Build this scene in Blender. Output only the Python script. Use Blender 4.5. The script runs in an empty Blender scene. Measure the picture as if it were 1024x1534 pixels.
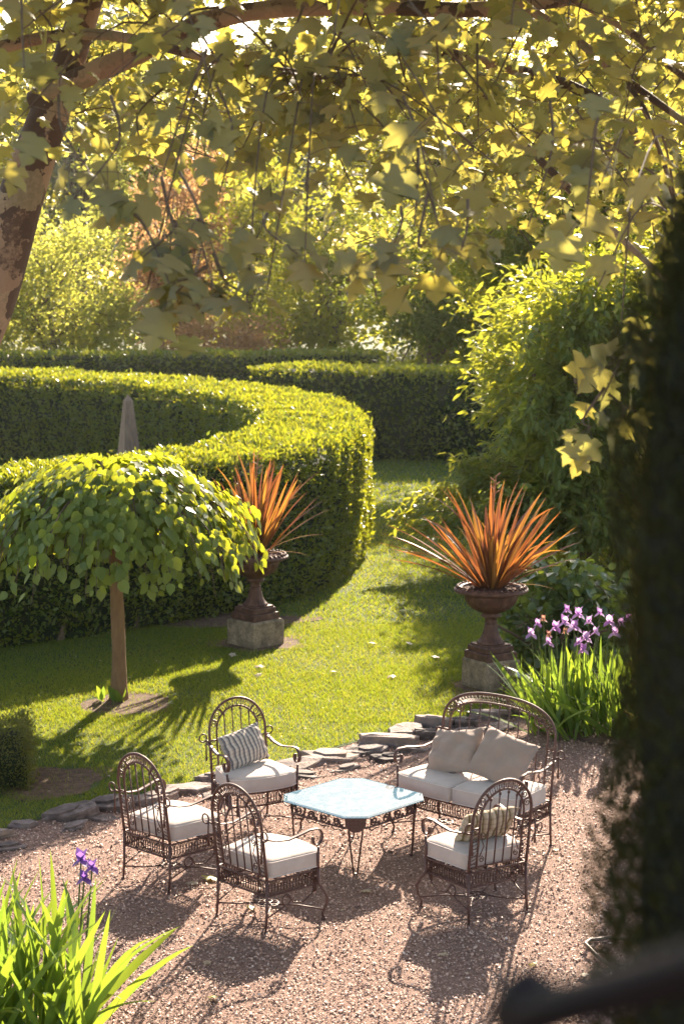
import bpy, math, random
import numpy as np

C = bpy.context.scene
COL = C.collection
R = math.radians
rng = np.random.default_rng(11)
random.seed(11)

# ------------------------------------------------------------------ camera, sky, sun, exposure
SUN_AZ, SUN_EL = 12.0, 26.0            # azimuth to the right of the view direction (+Y), elevation
cam_d = bpy.data.cameras.new('camera'); cam = bpy.data.objects.new('camera', cam_d); COL.objects.link(cam)
cam_d.sensor_fit = 'VERTICAL'; cam_d.sensor_height = 36.0; cam_d.sensor_width = 24.0
cam_d.lens = 64.0; cam_d.clip_start = 0.05; cam_d.clip_end = 2000
cam.location = (0, 0, 4.3)
cam.rotation_euler = (math.pi / 2 - math.atan(363 / 2727), 0, 0)
cam_d.dof.use_dof = True; cam_d.dof.focus_distance = 13.5; cam_d.dof.aperture_fstop = 4.5
C.camera = cam
world = bpy.data.worlds.new("World"); C.world = world; world.use_nodes = True
nt = world.node_tree
sky = nt.nodes.new('ShaderNodeTexSky'); sky.sky_type = 'NISHITA'; sky.sun_disc = False
sky.sun_elevation = R(SUN_EL); sky.sun_rotation = R(SUN_AZ)
sky.air_density = 1.0; sky.dust_density = 1.0
warm = nt.nodes.new('ShaderNodeMix'); warm.data_type = 'RGBA'; warm.blend_type = 'MULTIPLY'; warm.inputs[0].default_value = 1.0
warm.inputs[7].default_value = (1.0, 0.90, 0.80, 1)      # warm tint put on the sky to shift the white balance
nt.links.new(sky.outputs[0], warm.inputs[6]); nt.links.new(warm.outputs[2], nt.nodes['Background'].inputs[0])
nt.nodes['Background'].inputs[1].default_value = 0.105
sun_d = bpy.data.lights.new('sun', 'SUN'); sun_d.energy = 5.0; sun_d.angle = R(0.5); sun_d.color = (1.0, 0.85, 0.67)
sun = bpy.data.objects.new('sun', sun_d); COL.objects.link(sun)
sun.rotation_euler = (R(90 - SUN_EL), 0, R(180 - SUN_AZ))
sun.location = (6, 30, 30)
C.view_settings.view_transform = 'Standard'; C.view_settings.look = 'None'
C.view_settings.gamma = 1.0; C.view_settings.use_curve_mapping = False
C.view_settings.exposure = 2.25
C.render.engine = 'CYCLES'
C.cycles.use_denoising = True
C.cycles.max_bounces = 8; C.cycles.transparent_max_bounces = 8
C.cycles.volume_step_rate = 4.0
C.cycles.sample_clamp_indirect = 6.0

# ------------------------------------------------------------------ materials
def mat(name):
    m = bpy.data.materials.new(name); m.use_nodes = True
    n = m.node_tree; b = n.nodes['Principled BSDF']
    return m, n, b

def ramp(n, stops, fac):
    r = n.nodes.new('ShaderNodeValToRGB'); e = r.color_ramp.elements
    while len(e) < len(stops): e.new(0.5)
    for k, (p, c) in enumerate(stops):
        e[k].position = p; e[k].color = (*c, 1)
    n.links.new(fac, r.inputs[0])
    return r.outputs[0]

def noise(n, scale, detail=4, rough=0.55, vec=None, dim=None):
    t = n.nodes.new('ShaderNodeTexNoise'); t.inputs['Scale'].default_value = scale
    t.inputs['Detail'].default_value = detail; t.inputs['Roughness'].default_value = rough
    if vec is None:
        vec = n.nodes.new('ShaderNodeTexCoord').outputs['Object']
    n.links.new(vec, t.inputs['Vector'])
    return t

def bump(n, b, height, strength=0.3, dist=0.02):
    k = n.nodes.new('ShaderNodeBump'); k.inputs['Strength'].default_value = strength; k.inputs['Distance'].default_value = dist
    n.links.new(height, k.inputs['Height']); n.links.new(k.outputs[0], b.inputs['Normal'])

def rnd_fac(n):
    """per-leaf random number: the mesh's own 'rnd' value shifted by the object's"""
    a = n.nodes.new('ShaderNodeAttribute'); a.attribute_name = 'rnd'
    o = n.nodes.new('ShaderNodeObjectInfo')
    s = n.nodes.new('ShaderNodeMath'); s.operation = 'ADD'
    f = n.nodes.new('ShaderNodeMath'); f.operation = 'FRACT'
    n.links.new(a.outputs['Fac'], s.inputs[0]); n.links.new(o.outputs['Random'], s.inputs[1]); n.links.new(s.outputs[0], f.inputs[0])
    return f.outputs[0]

def leaf_mat(name, cols, trans, tmix=0.5, rough=0.42, spec=0.4):
    m, n, b = mat(name)
    f = rnd_fac(n)
    k = len(cols)
    c = ramp(n, [(i / max(1, k - 1), cols[i]) for i in range(k)], f)
    n.links.new(c, b.inputs['Base Color']); b.inputs['Roughness'].default_value = rough
    b.inputs['Specular IOR Level'].default_value = spec
    k = len(trans)
    t = ramp(n, [(i / max(1, k - 1), trans[i]) for i in range(k)], f)
    tr = n.nodes.new('ShaderNodeBsdfTranslucent'); n.links.new(t, tr.inputs['Color'])
    mx = n.nodes.new('ShaderNodeMixShader'); mx.inputs[0].default_value = tmix
    n.links.new(b.outputs[0], mx.inputs[1]); n.links.new(tr.outputs[0], mx.inputs[2])
    n.links.new(mx.outputs[0], n.nodes['Material Output'].inputs[0])
    return m

def mottled(name, stops, scale, rough=0.8, bs=0.3, bscale=None, bdist=0.02, metallic=0.0, spec=0.3, stretch=None, detail=6):
    m, n, b = mat(name)
    tc = n.nodes.new('ShaderNodeTexCoord').outputs['Object']
    if stretch:
        mp = n.nodes.new('ShaderNodeMapping'); mp.inputs['Scale'].default_value = stretch
        n.links.new(tc, mp.inputs['Vector']); tc = mp.outputs[0]
    t = noise(n, scale, detail, 0.6, tc)
    n.links.new(ramp(n, stops, t.outputs['Fac']), b.inputs['Base Color'])
    b.inputs['Roughness'].default_value = rough; b.inputs['Metallic'].default_value = metallic
    b.inputs['Specular IOR Level'].default_value = spec
    if bs:
        t2 = noise(n, bscale or scale * 4, 6, 0.65, tc); bump(n, b, t2.outputs['Fac'], bs, bdist)
    return m

M = {}
M['iron'] = mottled('rusty_iron', [(0.3, (0.055, 0.024, 0.020)), (0.55, (0.095, 0.045, 0.037)), (0.75, (0.16, 0.085, 0.066))], 60, 0.55, 0.15, 300, 0.002, 0.25, 0.5)
M['dark_iron'] = mottled('dark_iron', [(0.35, (0.004, 0.002, 0.003)), (0.65, (0.012, 0.0035, 0.004)), (0.8, (0.025, 0.006, 0.006))], 30, 0.6, 0.1, 200, 0.002, 0.0, 0.2)
M['cast_iron'] = mottled('cast_iron', [(0.3, (0.05, 0.022, 0.015)), (0.55, (0.095, 0.042, 0.028)), (0.75, (0.16, 0.085, 0.06))], 14, 0.62, 0.25, 90, 0.004, 0.15, 0.4)
M['bark'] = mottled('bark', [(0.3, (0.07, 0.05, 0.035)), (0.6, (0.16, 0.11, 0.075)), (0.8, (0.22, 0.16, 0.11))], 9, 0.9, 0.7, 40, 0.02, stretch=(1, 1, 0.25))
M['twig'] = mottled('twig_bark', [(0.3, (0.07, 0.045, 0.03)), (0.7, (0.17, 0.11, 0.075))], 30, 0.85, 0.2, 90, 0.01)
M['stump'] = mottled('smooth_trunk_bark', [(0.3, (0.13, 0.07, 0.035)), (0.6, (0.22, 0.125, 0.06)), (0.8, (0.30, 0.19, 0.10))], 10, 0.85, 0.5, 60, 0.01, stretch=(1, 1, 0.3))
M['soil'] = mottled('soil', [(0.3, (0.06, 0.035, 0.022)), (0.55, (0.13, 0.075, 0.048)), (0.75, (0.20, 0.125, 0.085))], 14, 0.95, 0.8, 70, 0.03)
M['mulch'] = mottled('potting_bark', [(0.3, (0.05, 0.025, 0.018)), (0.55, (0.12, 0.06, 0.045)), (0.75, (0.22, 0.13, 0.1))], 60, 0.95, 0.9, 150, 0.02)
M['gravelbase'] = mottled('gravel_base', [(0.3, (0.12, 0.068, 0.05)), (0.5, (0.25, 0.15, 0.115)), (0.72, (0.38, 0.25, 0.195))], 70, 0.95, 0.9, 130, 0.02)
M['lawnbase'] = mottled('lawn_base', [(0.3, (0.035, 0.055, 0.012)), (0.55, (0.055, 0.080, 0.016)), (0.75, (0.08, 0.10, 0.025))], 3, 0.95, 0.8, 60, 0.03)
M['groundbase'] = mottled('ground_base', [(0.3, (0.035, 0.045, 0.012)), (0.6, (0.06, 0.075, 0.02)), (0.8, (0.10, 0.09, 0.035))], 0.6, 0.95, 0.5, 12, 0.05)
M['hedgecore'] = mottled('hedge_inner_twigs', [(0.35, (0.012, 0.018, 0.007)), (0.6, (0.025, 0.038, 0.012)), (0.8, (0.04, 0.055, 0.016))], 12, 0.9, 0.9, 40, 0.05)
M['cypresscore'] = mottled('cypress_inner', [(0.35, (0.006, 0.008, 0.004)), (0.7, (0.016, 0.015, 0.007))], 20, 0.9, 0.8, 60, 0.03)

def rock_mat():
    m, n, b = mat('slate_rock')
    o = n.nodes.new('ShaderNodeObjectInfo')
    t = noise(n, 9, 8, 0.65)
    a = n.nodes.new('ShaderNodeMath'); a.operation = 'MULTIPLY_ADD'; a.inputs[1].default_value = 0.35; a.inputs[2].default_value = -0.17
    n.links.new(o.outputs['Random'], a.inputs[0])
    s = n.nodes.new('ShaderNodeMath'); s.operation = 'ADD'; n.links.new(t.outputs['Fac'], s.inputs[0]); n.links.new(a.outputs[0], s.inputs[1])
    n.links.new(ramp(n, [(0.22, (0.04, 0.028, 0.026)), (0.42, (0.105, 0.078, 0.072)), (0.60, (0.21, 0.16, 0.148)), (0.8, (0.29, 0.205, 0.155))], s.outputs[0]), b.inputs['Base Color'])
    b.inputs['Roughness'].default_value = 0.8; b.inputs['Specular IOR Level'].default_value = 0.25
    t2 = noise(n, 30, 8, 0.7); bump(n, b, t2.outputs['Fac'], 0.7, 0.02)
    return m
M['rock'] = rock_mat()

def lichen_stone():
    m, n, b = mat('weathered_stone_block')
    t = noise(n, 7, 8, 0.65); t2 = noise(n, 45, 6, 0.7)
    c1 = ramp(n, [(0.3, (0.14, 0.10, 0.065)), (0.5, (0.28, 0.205, 0.135)), (0.7, (0.38, 0.29, 0.19))], t2.outputs['Fac'])
    f = ramp(n, [(0.36, (0.15, 0.15, 0.15)), (0.62, (1, 1, 1))], t.outputs['Fac'])
    mx = n.nodes.new('ShaderNodeMix'); mx.data_type = 'RGBA'
    n.links.new(f, mx.inputs[0]); n.links.new(c1, mx.inputs[7]); mx.inputs[6].default_value = (0.085, 0.06, 0.035, 1)
    n.links.new(mx.outputs[2], b.inputs['Base Color']); b.inputs['Roughness'].default_value = 0.9
    bump(n, b, t2.outputs['Fac'], 0.6, 0.015)
    return m
M['block'] = lichen_stone()
M['obelisk'] = mottled('obelisk_stone', [(0.3, (0.15, 0.095, 0.065)), (0.55, (0.24, 0.16, 0.115)), (0.8, (0.32, 0.225, 0.165))], 6, 0.9, 0.4, 40, 0.01, stretch=(3, 3, 0.5))

def pebble_mat():
    m, n, b = mat('gravel_pebbles')
    c = ramp(n, [(0.0, (0.12, 0.060, 0.043)), (0.3, (0.29, 0.165, 0.12)), (0.6, (0.42, 0.255, 0.195)), (0.9, (0.54, 0.365, 0.285)), (1.0, (0.68, 0.53, 0.44))], rnd_fac(n))
    n.links.new(c, b.inputs['Base Color']); b.inputs['Roughness'].default_value = 0.7
    return m
M['pebble'] = pebble_mat()

def fabric(name, col, dark):
    m, n, b = mat(name)
    t = noise(n, 6, 5, 0.6)
    n.links.new(ramp(n, [(0.3, dark), (0.7, col)], t.outputs['Fac']), b.inputs['Base Color'])
    b.inputs['Roughness'].default_value = 0.9; b.inputs['Specular IOR Level'].default_value = 0.15
    b.inputs['Sheen Weight'].default_value = 0.15
    t2 = noise(n, 420, 2, 0.5); t3 = noise(n, 7, 3, 0.5)
    ad = n.nodes.new('ShaderNodeMath'); ad.operation = 'MULTIPLY_ADD'; ad.inputs[1].default_value = 0.15
    n.links.new(t2.outputs['Fac'], ad.inputs[0]); n.links.new(t3.outputs['Fac'], ad.inputs[2])
    bump(n, b, ad.outputs[0], 0.35, 0.02)
    return m
M['seat'] = fabric('seat_canvas', (0.49, 0.415, 0.38), (0.41, 0.34, 0.305))
M['seat_piping'] = fabric('seat_piping', (0.55, 0.48, 0.45), (0.5, 0.43, 0.40))
M['linen'] = fabric('taupe_linen', (0.31, 0.235, 0.195), (0.26, 0.19, 0.158))

def stripes(name, axis_scale, stops, cross=None):
    """woven stripes along the pillow's local x, optional faint cross bars along its local z"""
    m, n, b = mat(name)
    tc = n.nodes.new('ShaderNodeTexCoord').outputs['Object']
    sp = n.nodes.new('ShaderNodeSeparateXYZ'); n.links.new(tc, sp.inputs[0])
    def frac(sock, sc):
        a = n.nodes.new('ShaderNodeMath'); a.operation = 'MULTIPLY'; a.inputs[1].default_value = sc; n.links.new(sock, a.inputs[0])
        f = n.nodes.new('ShaderNodeMath'); f.operation = 'FRACT'; n.links.new(a.outputs[0], f.inputs[0]); return f.outputs[0]
    c = ramp(n, stops, frac(sp.outputs['X'], axis_scale))
    if cross:
        f = ramp(n, [(0.0, (1, 1, 1)), (0.30, (1, 1, 1)), (0.36, cross), (0.62, cross), (0.68, (1, 1, 1))], frac(sp.outputs['Z'], axis_scale * 1.5))
        mx = n.nodes.new('ShaderNodeMix'); mx.data_type = 'RGBA'; mx.blend_type = 'MULTIPLY'; mx.inputs[0].default_value = 1
        n.links.new(c, mx.inputs[6]); n.links.new(f, mx.inputs[7]); c = mx.outputs[2]
    n.links.new(c, b.inputs['Base Color']); b.inputs['Roughness'].default_value = 0.9; b.inputs['Specular IOR Level'].default_value = 0.15
    t3 = noise(n, 9, 4, 0.5); bump(n, b, t3.outputs['Fac'], 0.2, 0.02)
    return m
M['stripe'] = stripes('grey_striped_cloth', 25, [(0.0, (0.50, 0.43, 0.37)), (0.40, (0.50, 0.43, 0.37)), (0.46, (0.12, 0.11, 0.125)), (0.72, (0.15, 0.14, 0.15)), (0.78, (0.30, 0.25, 0.22)), (0.95, (0.33, 0.28, 0.24))], (0.86, 0.86, 0.87))
M['plaid'] = stripes('olive_striped_cloth', 20, [(0.0, (0.44, 0.36, 0.27)), (0.36, (0.44, 0.36, 0.27)), (0.42, (0.15, 0.11, 0.055)), (0.66, (0.17, 0.125, 0.07)), (0.72, (0.33, 0.25, 0.17)), (0.95, (0.35, 0.27, 0.19))], (0.80, 0.81, 0.82))

def glass_mat():
    m, n, b = mat('dusty_glass_painted_dapples')
    g = n.nodes.new('ShaderNodeBsdfPrincipled'); g.inputs['Base Color'].default_value = (0.70, 0.90, 0.92, 1)
    g.inputs['Roughness'].default_value = 0.02; g.inputs['Transmission Weight'].default_value = 1.0; g.inputs['IOR'].default_value = 1.5
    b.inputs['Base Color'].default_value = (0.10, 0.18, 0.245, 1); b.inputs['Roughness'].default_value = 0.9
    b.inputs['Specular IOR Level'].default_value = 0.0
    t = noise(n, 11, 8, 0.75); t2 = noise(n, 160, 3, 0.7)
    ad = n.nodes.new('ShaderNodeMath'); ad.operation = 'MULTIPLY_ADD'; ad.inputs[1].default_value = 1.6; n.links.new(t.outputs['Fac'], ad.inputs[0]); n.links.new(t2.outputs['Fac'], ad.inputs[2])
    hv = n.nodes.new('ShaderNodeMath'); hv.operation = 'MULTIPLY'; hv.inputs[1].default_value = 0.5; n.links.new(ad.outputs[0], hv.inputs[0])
    f = ramp(n, [(0.50, (0.50, 0.50, 0.50)), (0.76, (0.74, 0.74, 0.74))], hv.outputs[0])  # dust film, its patches also painting in the dapples of reflected leaves
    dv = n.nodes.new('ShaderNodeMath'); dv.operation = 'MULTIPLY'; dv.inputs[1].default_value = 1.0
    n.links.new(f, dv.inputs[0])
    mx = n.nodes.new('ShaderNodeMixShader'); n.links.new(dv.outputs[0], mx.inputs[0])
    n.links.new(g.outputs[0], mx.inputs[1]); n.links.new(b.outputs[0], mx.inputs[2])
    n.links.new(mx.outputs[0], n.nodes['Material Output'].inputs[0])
    return m
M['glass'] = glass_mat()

def plane_bark():
    m, n, b = mat('plane_tree_bark')
    tc = n.nodes.new('ShaderNodeTexCoord').outputs['Object']
    w = noise(n, 6, 4, 0.6, tc)
    mv = n.nodes.new('ShaderNodeVectorMath'); mv.operation = 'MULTIPLY_ADD'; mv.inputs[1].default_value = (0.25, 0.25, 0.25)
    n.links.new(w.outputs['Color'], mv.inputs[0]); n.links.new(tc, mv.inputs[2])
    v = n.nodes.new('ShaderNodeTexVoronoi'); v.inputs['Scale'].default_value = 6.5; n.links.new(mv.outputs[0], v.inputs['Vector'])
    s = n.nodes.new('ShaderNodeSeparateColor'); n.links.new(v.outputs['Color'], s.inputs[0])
    fn = noise(n, 34, 8, 0.75, tc); bl = n.nodes.new('ShaderNodeMath'); bl.operation = 'MULTIPLY_ADD'; bl.inputs[1].default_value = 0.45; n.links.new(fn.outputs['Fac'], bl.inputs[0]); sh = n.nodes.new('ShaderNodeMath'); sh.operation = 'MULTIPLY_ADD'; sh.inputs[1].default_value = 0.85; sh.inputs[2].default_value = -0.16; n.links.new(s.outputs[0], sh.inputs[0]); n.links.new(sh.outputs[0], bl.inputs[2])
    c = ramp(n, [(0.0, (0.07, 0.042, 0.034)), (0.34, (0.105, 0.062, 0.048)), (0.41, (0.27, 0.175, 0.125)), (0.70, (0.35, 0.235, 0.165)), (0.80, (0.21, 0.165, 0.105)), (1.0, (0.38, 0.275, 0.20))], bl.outputs[0])
    n.links.new(c, b.inputs['Base Color']); b.inputs['Roughness'].default_value = 0.8
    bump(n, b, bl.outputs[0], 0.7, 0.03)
    return m
M['planebark'] = plane_bark()

G_ = lambda *a: a
M['plane'] = leaf_mat('plane_leaf', [(0.115, 0.130, 0.090), (0.14, 0.150, 0.10), (0.10, 0.118, 0.085)], [(0.43, 0.395, 0.08), (0.56, 0.455, 0.06), (0.35, 0.345, 0.09)], 0.44, 0.5, 0.35)
M['laurel'] = leaf_mat('hedge_leaf', [(0.045, 0.078, 0.018), (0.075, 0.112, 0.020), (0.040, 0.072, 0.022)], [(0.30, 0.32, 0.018), (0.40, 0.38, 0.016), (0.24, 0.30, 0.02)], 0.42, 0.40, 0.45)
M['boxleaf'] = leaf_mat('box_leaf', [(0.050, 0.060, 0.016), (0.07, 0.08, 0.02)], [(0.22, 0.22, 0.02), (0.28, 0.25, 0.02)], 0.4, 0.5)
M['weep'] = leaf_mat('weeping_leaf', [(0.085, 0.135, 0.026), (0.12, 0.170, 0.028), (0.065, 0.115, 0.030)], [(0.44, 0.47, 0.024), (0.58, 0.56, 0.024), (0.34, 0.40, 0.024)], 0.47, 0.40, 0.4)
M['shrub'] = leaf_mat('shrub_leaf', [(0.07, 0.11, 0.03), (0.10, 0.135, 0.03), (0.06, 0.10, 0.034)], [(0.46, 0.46, 0.035), (0.56, 0.52, 0.035), (0.36, 0.41, 0.035)], 0.45, 0.45)
M['bush'] = leaf_mat('bush_leaf', [(0.050, 0.095, 0.036), (0.07, 0.115, 0.04)], [(0.24, 0.30, 0.03), (0.30, 0.34, 0.03)], 0.35, 0.38, 0.5)
M['treegreen'] = leaf_mat('green_tree_leaf', [(0.06, 0.085, 0.026), (0.085, 0.105, 0.03), (0.05, 0.075, 0.026)], [(0.50, 0.50, 0.045), (0.60, 0.54, 0.04), (0.40, 0.45, 0.045)], 0.5, 0.6, 0.12)
M['treepale'] = leaf_mat('pale_tree_leaf', [(0.085, 0.115, 0.05), (0.11, 0.13, 0.05)], [(0.56, 0.58, 0.10), (0.66, 0.62, 0.09)], 0.5, 0.6, 0.12)
M['treedark'] = leaf_mat('dark_tree_leaf', [(0.050, 0.075, 0.025), (0.070, 0.095, 0.028)], [(0.24, 0.29, 0.03), (0.36, 0.36, 0.03)], 0.4, 0.6, 0.12)
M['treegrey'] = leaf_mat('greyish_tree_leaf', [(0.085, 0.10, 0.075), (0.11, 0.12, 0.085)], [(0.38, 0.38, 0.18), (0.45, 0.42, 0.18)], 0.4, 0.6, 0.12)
M['treecopper'] = leaf_mat('copper_tree_leaf', [(0.20, 0.11, 0.06), (0.25, 0.14, 0.075)], [(0.55, 0.29, 0.13), (0.62, 0.38, 0.15)], 0.5, 0.6, 0.12)
M['cypress'] = leaf_mat('cypress_spray', [(0.017, 0.022, 0.008), (0.032, 0.032, 0.011)], [(0.07, 0.07, 0.016), (0.10, 0.08, 0.018)], 0.3, 0.6, 0.2)
M['iris'] = leaf_mat('iris_leaf', [(0.06, 0.125, 0.03), (0.085, 0.15, 0.03)], [(0.22, 0.33, 0.03), (0.32, 0.40, 0.03)], 0.45, 0.40, 0.4)
M['flax'] = leaf_mat('flax_leaf', [(0.060, 0.026, 0.018), (0.13, 0.055, 0.026), (0.075, 0.034, 0.026), (0.17, 0.085, 0.03), (0.10, 0.05, 0.028)], [(0.13, 0.036, 0.02), (0.46, 0.15, 0.028), (0.15, 0.04, 0.024), (0.56, 0.26, 0.035), (0.28, 0.08, 0.028)], 0.38, 0.42, 0.4)
M['dryflax'] = leaf_mat('dry_flax_leaf', [(0.32, 0.20, 0.14), (0.38, 0.25, 0.17)], [(0.5, 0.3, 0.16), (0.5, 0.3, 0.16)], 0.3, 0.6)
M['petal'] = leaf_mat('iris_petal', [(0.27, 0.13, 0.36), (0.40, 0.24, 0.48), (0.50, 0.37, 0.55)], [(0.48, 0.20, 0.55), (0.60, 0.34, 0.62), (0.62, 0.42, 0.64)], 0.5, 0.5)
M['darkpetal'] = leaf_mat('dark_iris_petal', [(0.10, 0.045, 0.24), (0.16, 0.08, 0.33)], [(0.26, 0.12, 0.45), (0.30, 0.15, 0.5)], 0.45, 0.5)
M['witherpetal'] = leaf_mat('withered_petal', [(0.30, 0.15, 0.12), (0.38, 0.20, 0.15)], [(0.5, 0.25, 0.16), (0.5, 0.25, 0.16)], 0.4, 0.7)
M['stalk'] = mottled('green_stalk', [(0.3, (0.06, 0.09, 0.025)), (0.7, (0.11, 0.14, 0.04))], 20, 0.6, 0)
M['grass'] = leaf_mat('grass_blade', [(0.056, 0.102, 0.016), (0.084, 0.126, 0.020), (0.12, 0.138, 0.032)], [(0.25, 0.32, 0.017), (0.335, 0.37, 0.019), (0.42, 0.39, 0.04)], 0.5, 0.5, 0.3)
M['deadleaf'] = leaf_mat('fallen_leaf_dry', [(0.40, 0.30, 0.19), (0.47, 0.40, 0.30)], [(0.5, 0.36, 0.15), (0.5, 0.36, 0.15)], 0.3, 0.6)
M['yellowleaf'] = leaf_mat('fallen_leaf_yellow', [(0.34, 0.33, 0.04), (0.36, 0.26, 0.03)], [(0.5, 0.45, 0.03), (0.5, 0.4, 0.03)], 0.4, 0.5)
M['whiteflower'] = mottled('white_flower', [(0.3, (0.55, 0.60, 0.68)), (0.7, (0.68, 0.72, 0.78))], 20, 0.6, 0)
M['hose'] = mottled('hose_rubber', [(0.3, (0.10, 0.065, 0.05)), (0.7, (0.17, 0.12, 0.095))], 20, 0.45, 0)
M['slab'] = mottled('balcony_stone', [(0.3, (0.20, 0.17, 0.14)), (0.7, (0.30, 0.26, 0.22))], 4, 0.9, 0.3)

# ------------------------------------------------------------------ mesh helpers
def link_mesh(name, me, m, parent=None):
    o = bpy.data.objects.new(name, me); COL.objects.link(o)
    if m is not None and not me.materials: me.materials.append(m)
    if parent is not None: o.parent = parent
    return o

def arrays_mesh(name, V, F, rnd=None, smooth=False):
    """fast mesh from (N,3) vertices and (M,k) faces of one size"""
    me = bpy.data.meshes.new(name)
    V = np.asarray(V, np.float32); F = np.asarray(F, np.int32); k = F.shape[1]
    me.vertices.add(len(V)); me.vertices.foreach_set('co', V.ravel())
    me.loops.add(F.size); me.loops.foreach_set('vertex_index', F.ravel())
    me.polygons.add(len(F)); me.polygons.foreach_set('loop_start', np.arange(0, F.size, k, dtype=np.int32))
    if smooth: me.polygons.foreach_set('use_smooth', np.ones(len(F), bool))
    me.update(calc_edges=True)
    if rnd is not None:
        a = me.attributes.new('rnd', 'FLOAT', 'POINT'); a.data.foreach_set('value', np.asarray(rnd, np.float32))
    return me

class MB:
    def __init__(s): s.v = []; s.f = []
    def add(s, verts, faces):
        b = len(s.v); s.v.extend([tuple(map(float, q)) for q in verts]); s.f.extend([tuple(b + int(i) for i in f) for f in faces]); return s
    def box(s, c, d, rz=0, bev=0.0):
        x, y, z = d[0] / 2, d[1] / 2, d[2] / 2; cs, sn = math.cos(rz), math.sin(rz)
        def ring(k, zz):
            return [(k * 0 + px, py, zz) for px, py in ((-x + k, -y + k), (x - k, -y + k), (x - k, y - k), (-x + k, y - k))]
        if bev:
            P = ring(bev, -z) + ring(0, -z + bev) + ring(0, z - bev) + ring(bev, z)
        else:
            P = ring(0, -z) + ring(0, z)
        n = len(P) // 4; fs = [(3, 2, 1, 0), tuple(4 * (n - 1) + i for i in range(4))]
        for r in range(n - 1):
            for i in range(4): fs.append((4 * r + i, 4 * r + (i + 1) % 4, 4 * r + 4 + (i + 1) % 4, 4 * r + 4 + i))
        P = [(c[0] + p[0] * cs - p[1] * sn, c[1] + p[0] * sn + p[1] * cs, c[2] + p[2]) for p in P]
        return s.add(P, fs)
    def tube(s, pts, r, sides=6, closed=False, flat=None, caps=True):
        """tube along a path; r one radius or one per point; flat=(a,b) gives a flat bar (a across, b thick, across kept near horizontal)"""
        P = np.asarray(pts, float); n = len(P)
        rr = np.full(n, r, float) if np.isscalar(r) else np.asarray(r, float)
        if closed: T = np.roll(P, -1, 0) - np.roll(P, 1, 0)
        else:
            T = np.empty_like(P); T[1:-1] = P[2:] - P[:-2]; T[0] = P[1] - P[0]; T[-1] = P[-1] - P[-2]
        T /= np.linalg.norm(T, axis=1)[:, None] + 1e-12
        ref = np.array([0, 0, 1.0]) if abs(T[0][2]) < 0.9 else np.array([1.0, 0, 0])
        N = np.empty_like(P); u = np.cross(T[0], ref); u /= np.linalg.norm(u); N[0] = u
        for i in range(1, n):
            u = N[i - 1] - T[i] * np.dot(N[i - 1], T[i]); l = np.linalg.norm(u); N[i] = u / l if l > 1e-9 else N[i - 1]
        B = np.cross(T, N)
        V = []
        for i in range(n):
            for k in range(sides):
                a = 2 * math.pi * (k + 0.5) / sides
                if flat is not None: a_, b_ = flat[0] * math.cos(a) * 1.41, flat[1] * math.sin(a) * 1.41
                else: a_, b_ = rr[i] * math.cos(a), rr[i] * math.sin(a)
                V.append(P[i] + N[i] * a_ + B[i] * b_)
        F = []
        m = n if closed else n - 1
        for i in range(m):
            j = (i + 1) % n
            for k in range(sides):
                F.append((i * sides + k, i * sides + (k + 1) % sides, j * sides + (k + 1) % sides, j * sides + k))
        if not closed and caps:
            F.append(tuple(range(sides))[::-1]); F.append(tuple((n - 1) * sides + k for k in range(sides)))
        return s.add(V, F)
    def lathe(s, prof, seg=32, mod=None, caps=True):
        V = []; F = []; n = len(prof)
        for i, (r, z) in enumerate(prof):
            for k in range(seg):
                a = 2 * math.pi * k / seg; q = r * (mod(i, a) if mod else 1.0)
                V.append((q * math.cos(a), q * math.sin(a), z))
        for i in range(n - 1):
            for k in range(seg): F.append((i * seg + k, i * seg + (k + 1) % seg, (i + 1) * seg + (k + 1) % seg, (i + 1) * seg + k))
        if caps: F.append(tuple(range(seg))[::-1]); F.append(tuple((n - 1) * seg + k for k in range(seg)))
        return s.add(V, F)
    def mesh(s, name, smooth=False):
        me = bpy.data.meshes.new(name); me.from_pydata(s.v, [], s.f)
        if smooth: me.polygons.foreach_set('use_smooth', [True] * len(me.polygons))
        me.update(); return me
    def build(s, name, m, parent=None, smooth=False):
        return link_mesh(name, s.mesh(name, smooth), m, parent)

def tag(o, label=None, cat=None, group=None, kind=None):
    if label: o['label'] = label
    if cat: o['category'] = cat
    if group: o['group'] = group
    if kind: o['kind'] = kind
    return o

def empty(name, loc, rz=0.0):
    o = bpy.data.objects.new(name, None); COL.objects.link(o); o.empty_display_size = 0.1
    o.location = loc; o.rotation_euler = (0, 0, rz); return o

def copy_tree(o, parent=None):
    c = o.copy(); COL.objects.link(c)
    if parent is not None: c.parent = parent
    for ch in list(o.children): copy_tree(ch, c)
    return c

def unit(v): return v / (np.linalg.norm(v, axis=-1, keepdims=True) + 1e-9)

def frames(d, nrm):
    """rotation matrices whose y axis is d and whose z axis is as near nrm as it can be"""
    y = unit(d); x = unit(np.cross(y, nrm)); z = np.cross(x, y)
    return np.stack([x, y, z], axis=2)

def scatter(TV, TF, pos, Rm, sc, rnd):
    """instances of a template joined into arrays"""
    TV = np.asarray(TV, float); TF = np.asarray(TF, int); n = len(pos); k = len(TV)
    sc = np.asarray(sc, float); sc = sc[:, None, None] if sc.ndim == 1 else sc[:, None, :]
    V = np.einsum('nij,nkj->nki', Rm, TV[None] * sc) + pos[:, None, :]
    F = (TF[None] + (np.arange(n) * k)[:, None, None]).reshape(-1, TF.shape[1])
    return V.reshape(-1, 3), F, np.repeat(rnd, k)

def join_arrays(parts):
    V = []; F = []; A = []; b = 0
    for v, f, a in parts:
        V.append(v); F.append(f + b); A.append(a); b += len(v)
    return np.concatenate(V), np.concatenate(F), np.concatenate(A)

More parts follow.
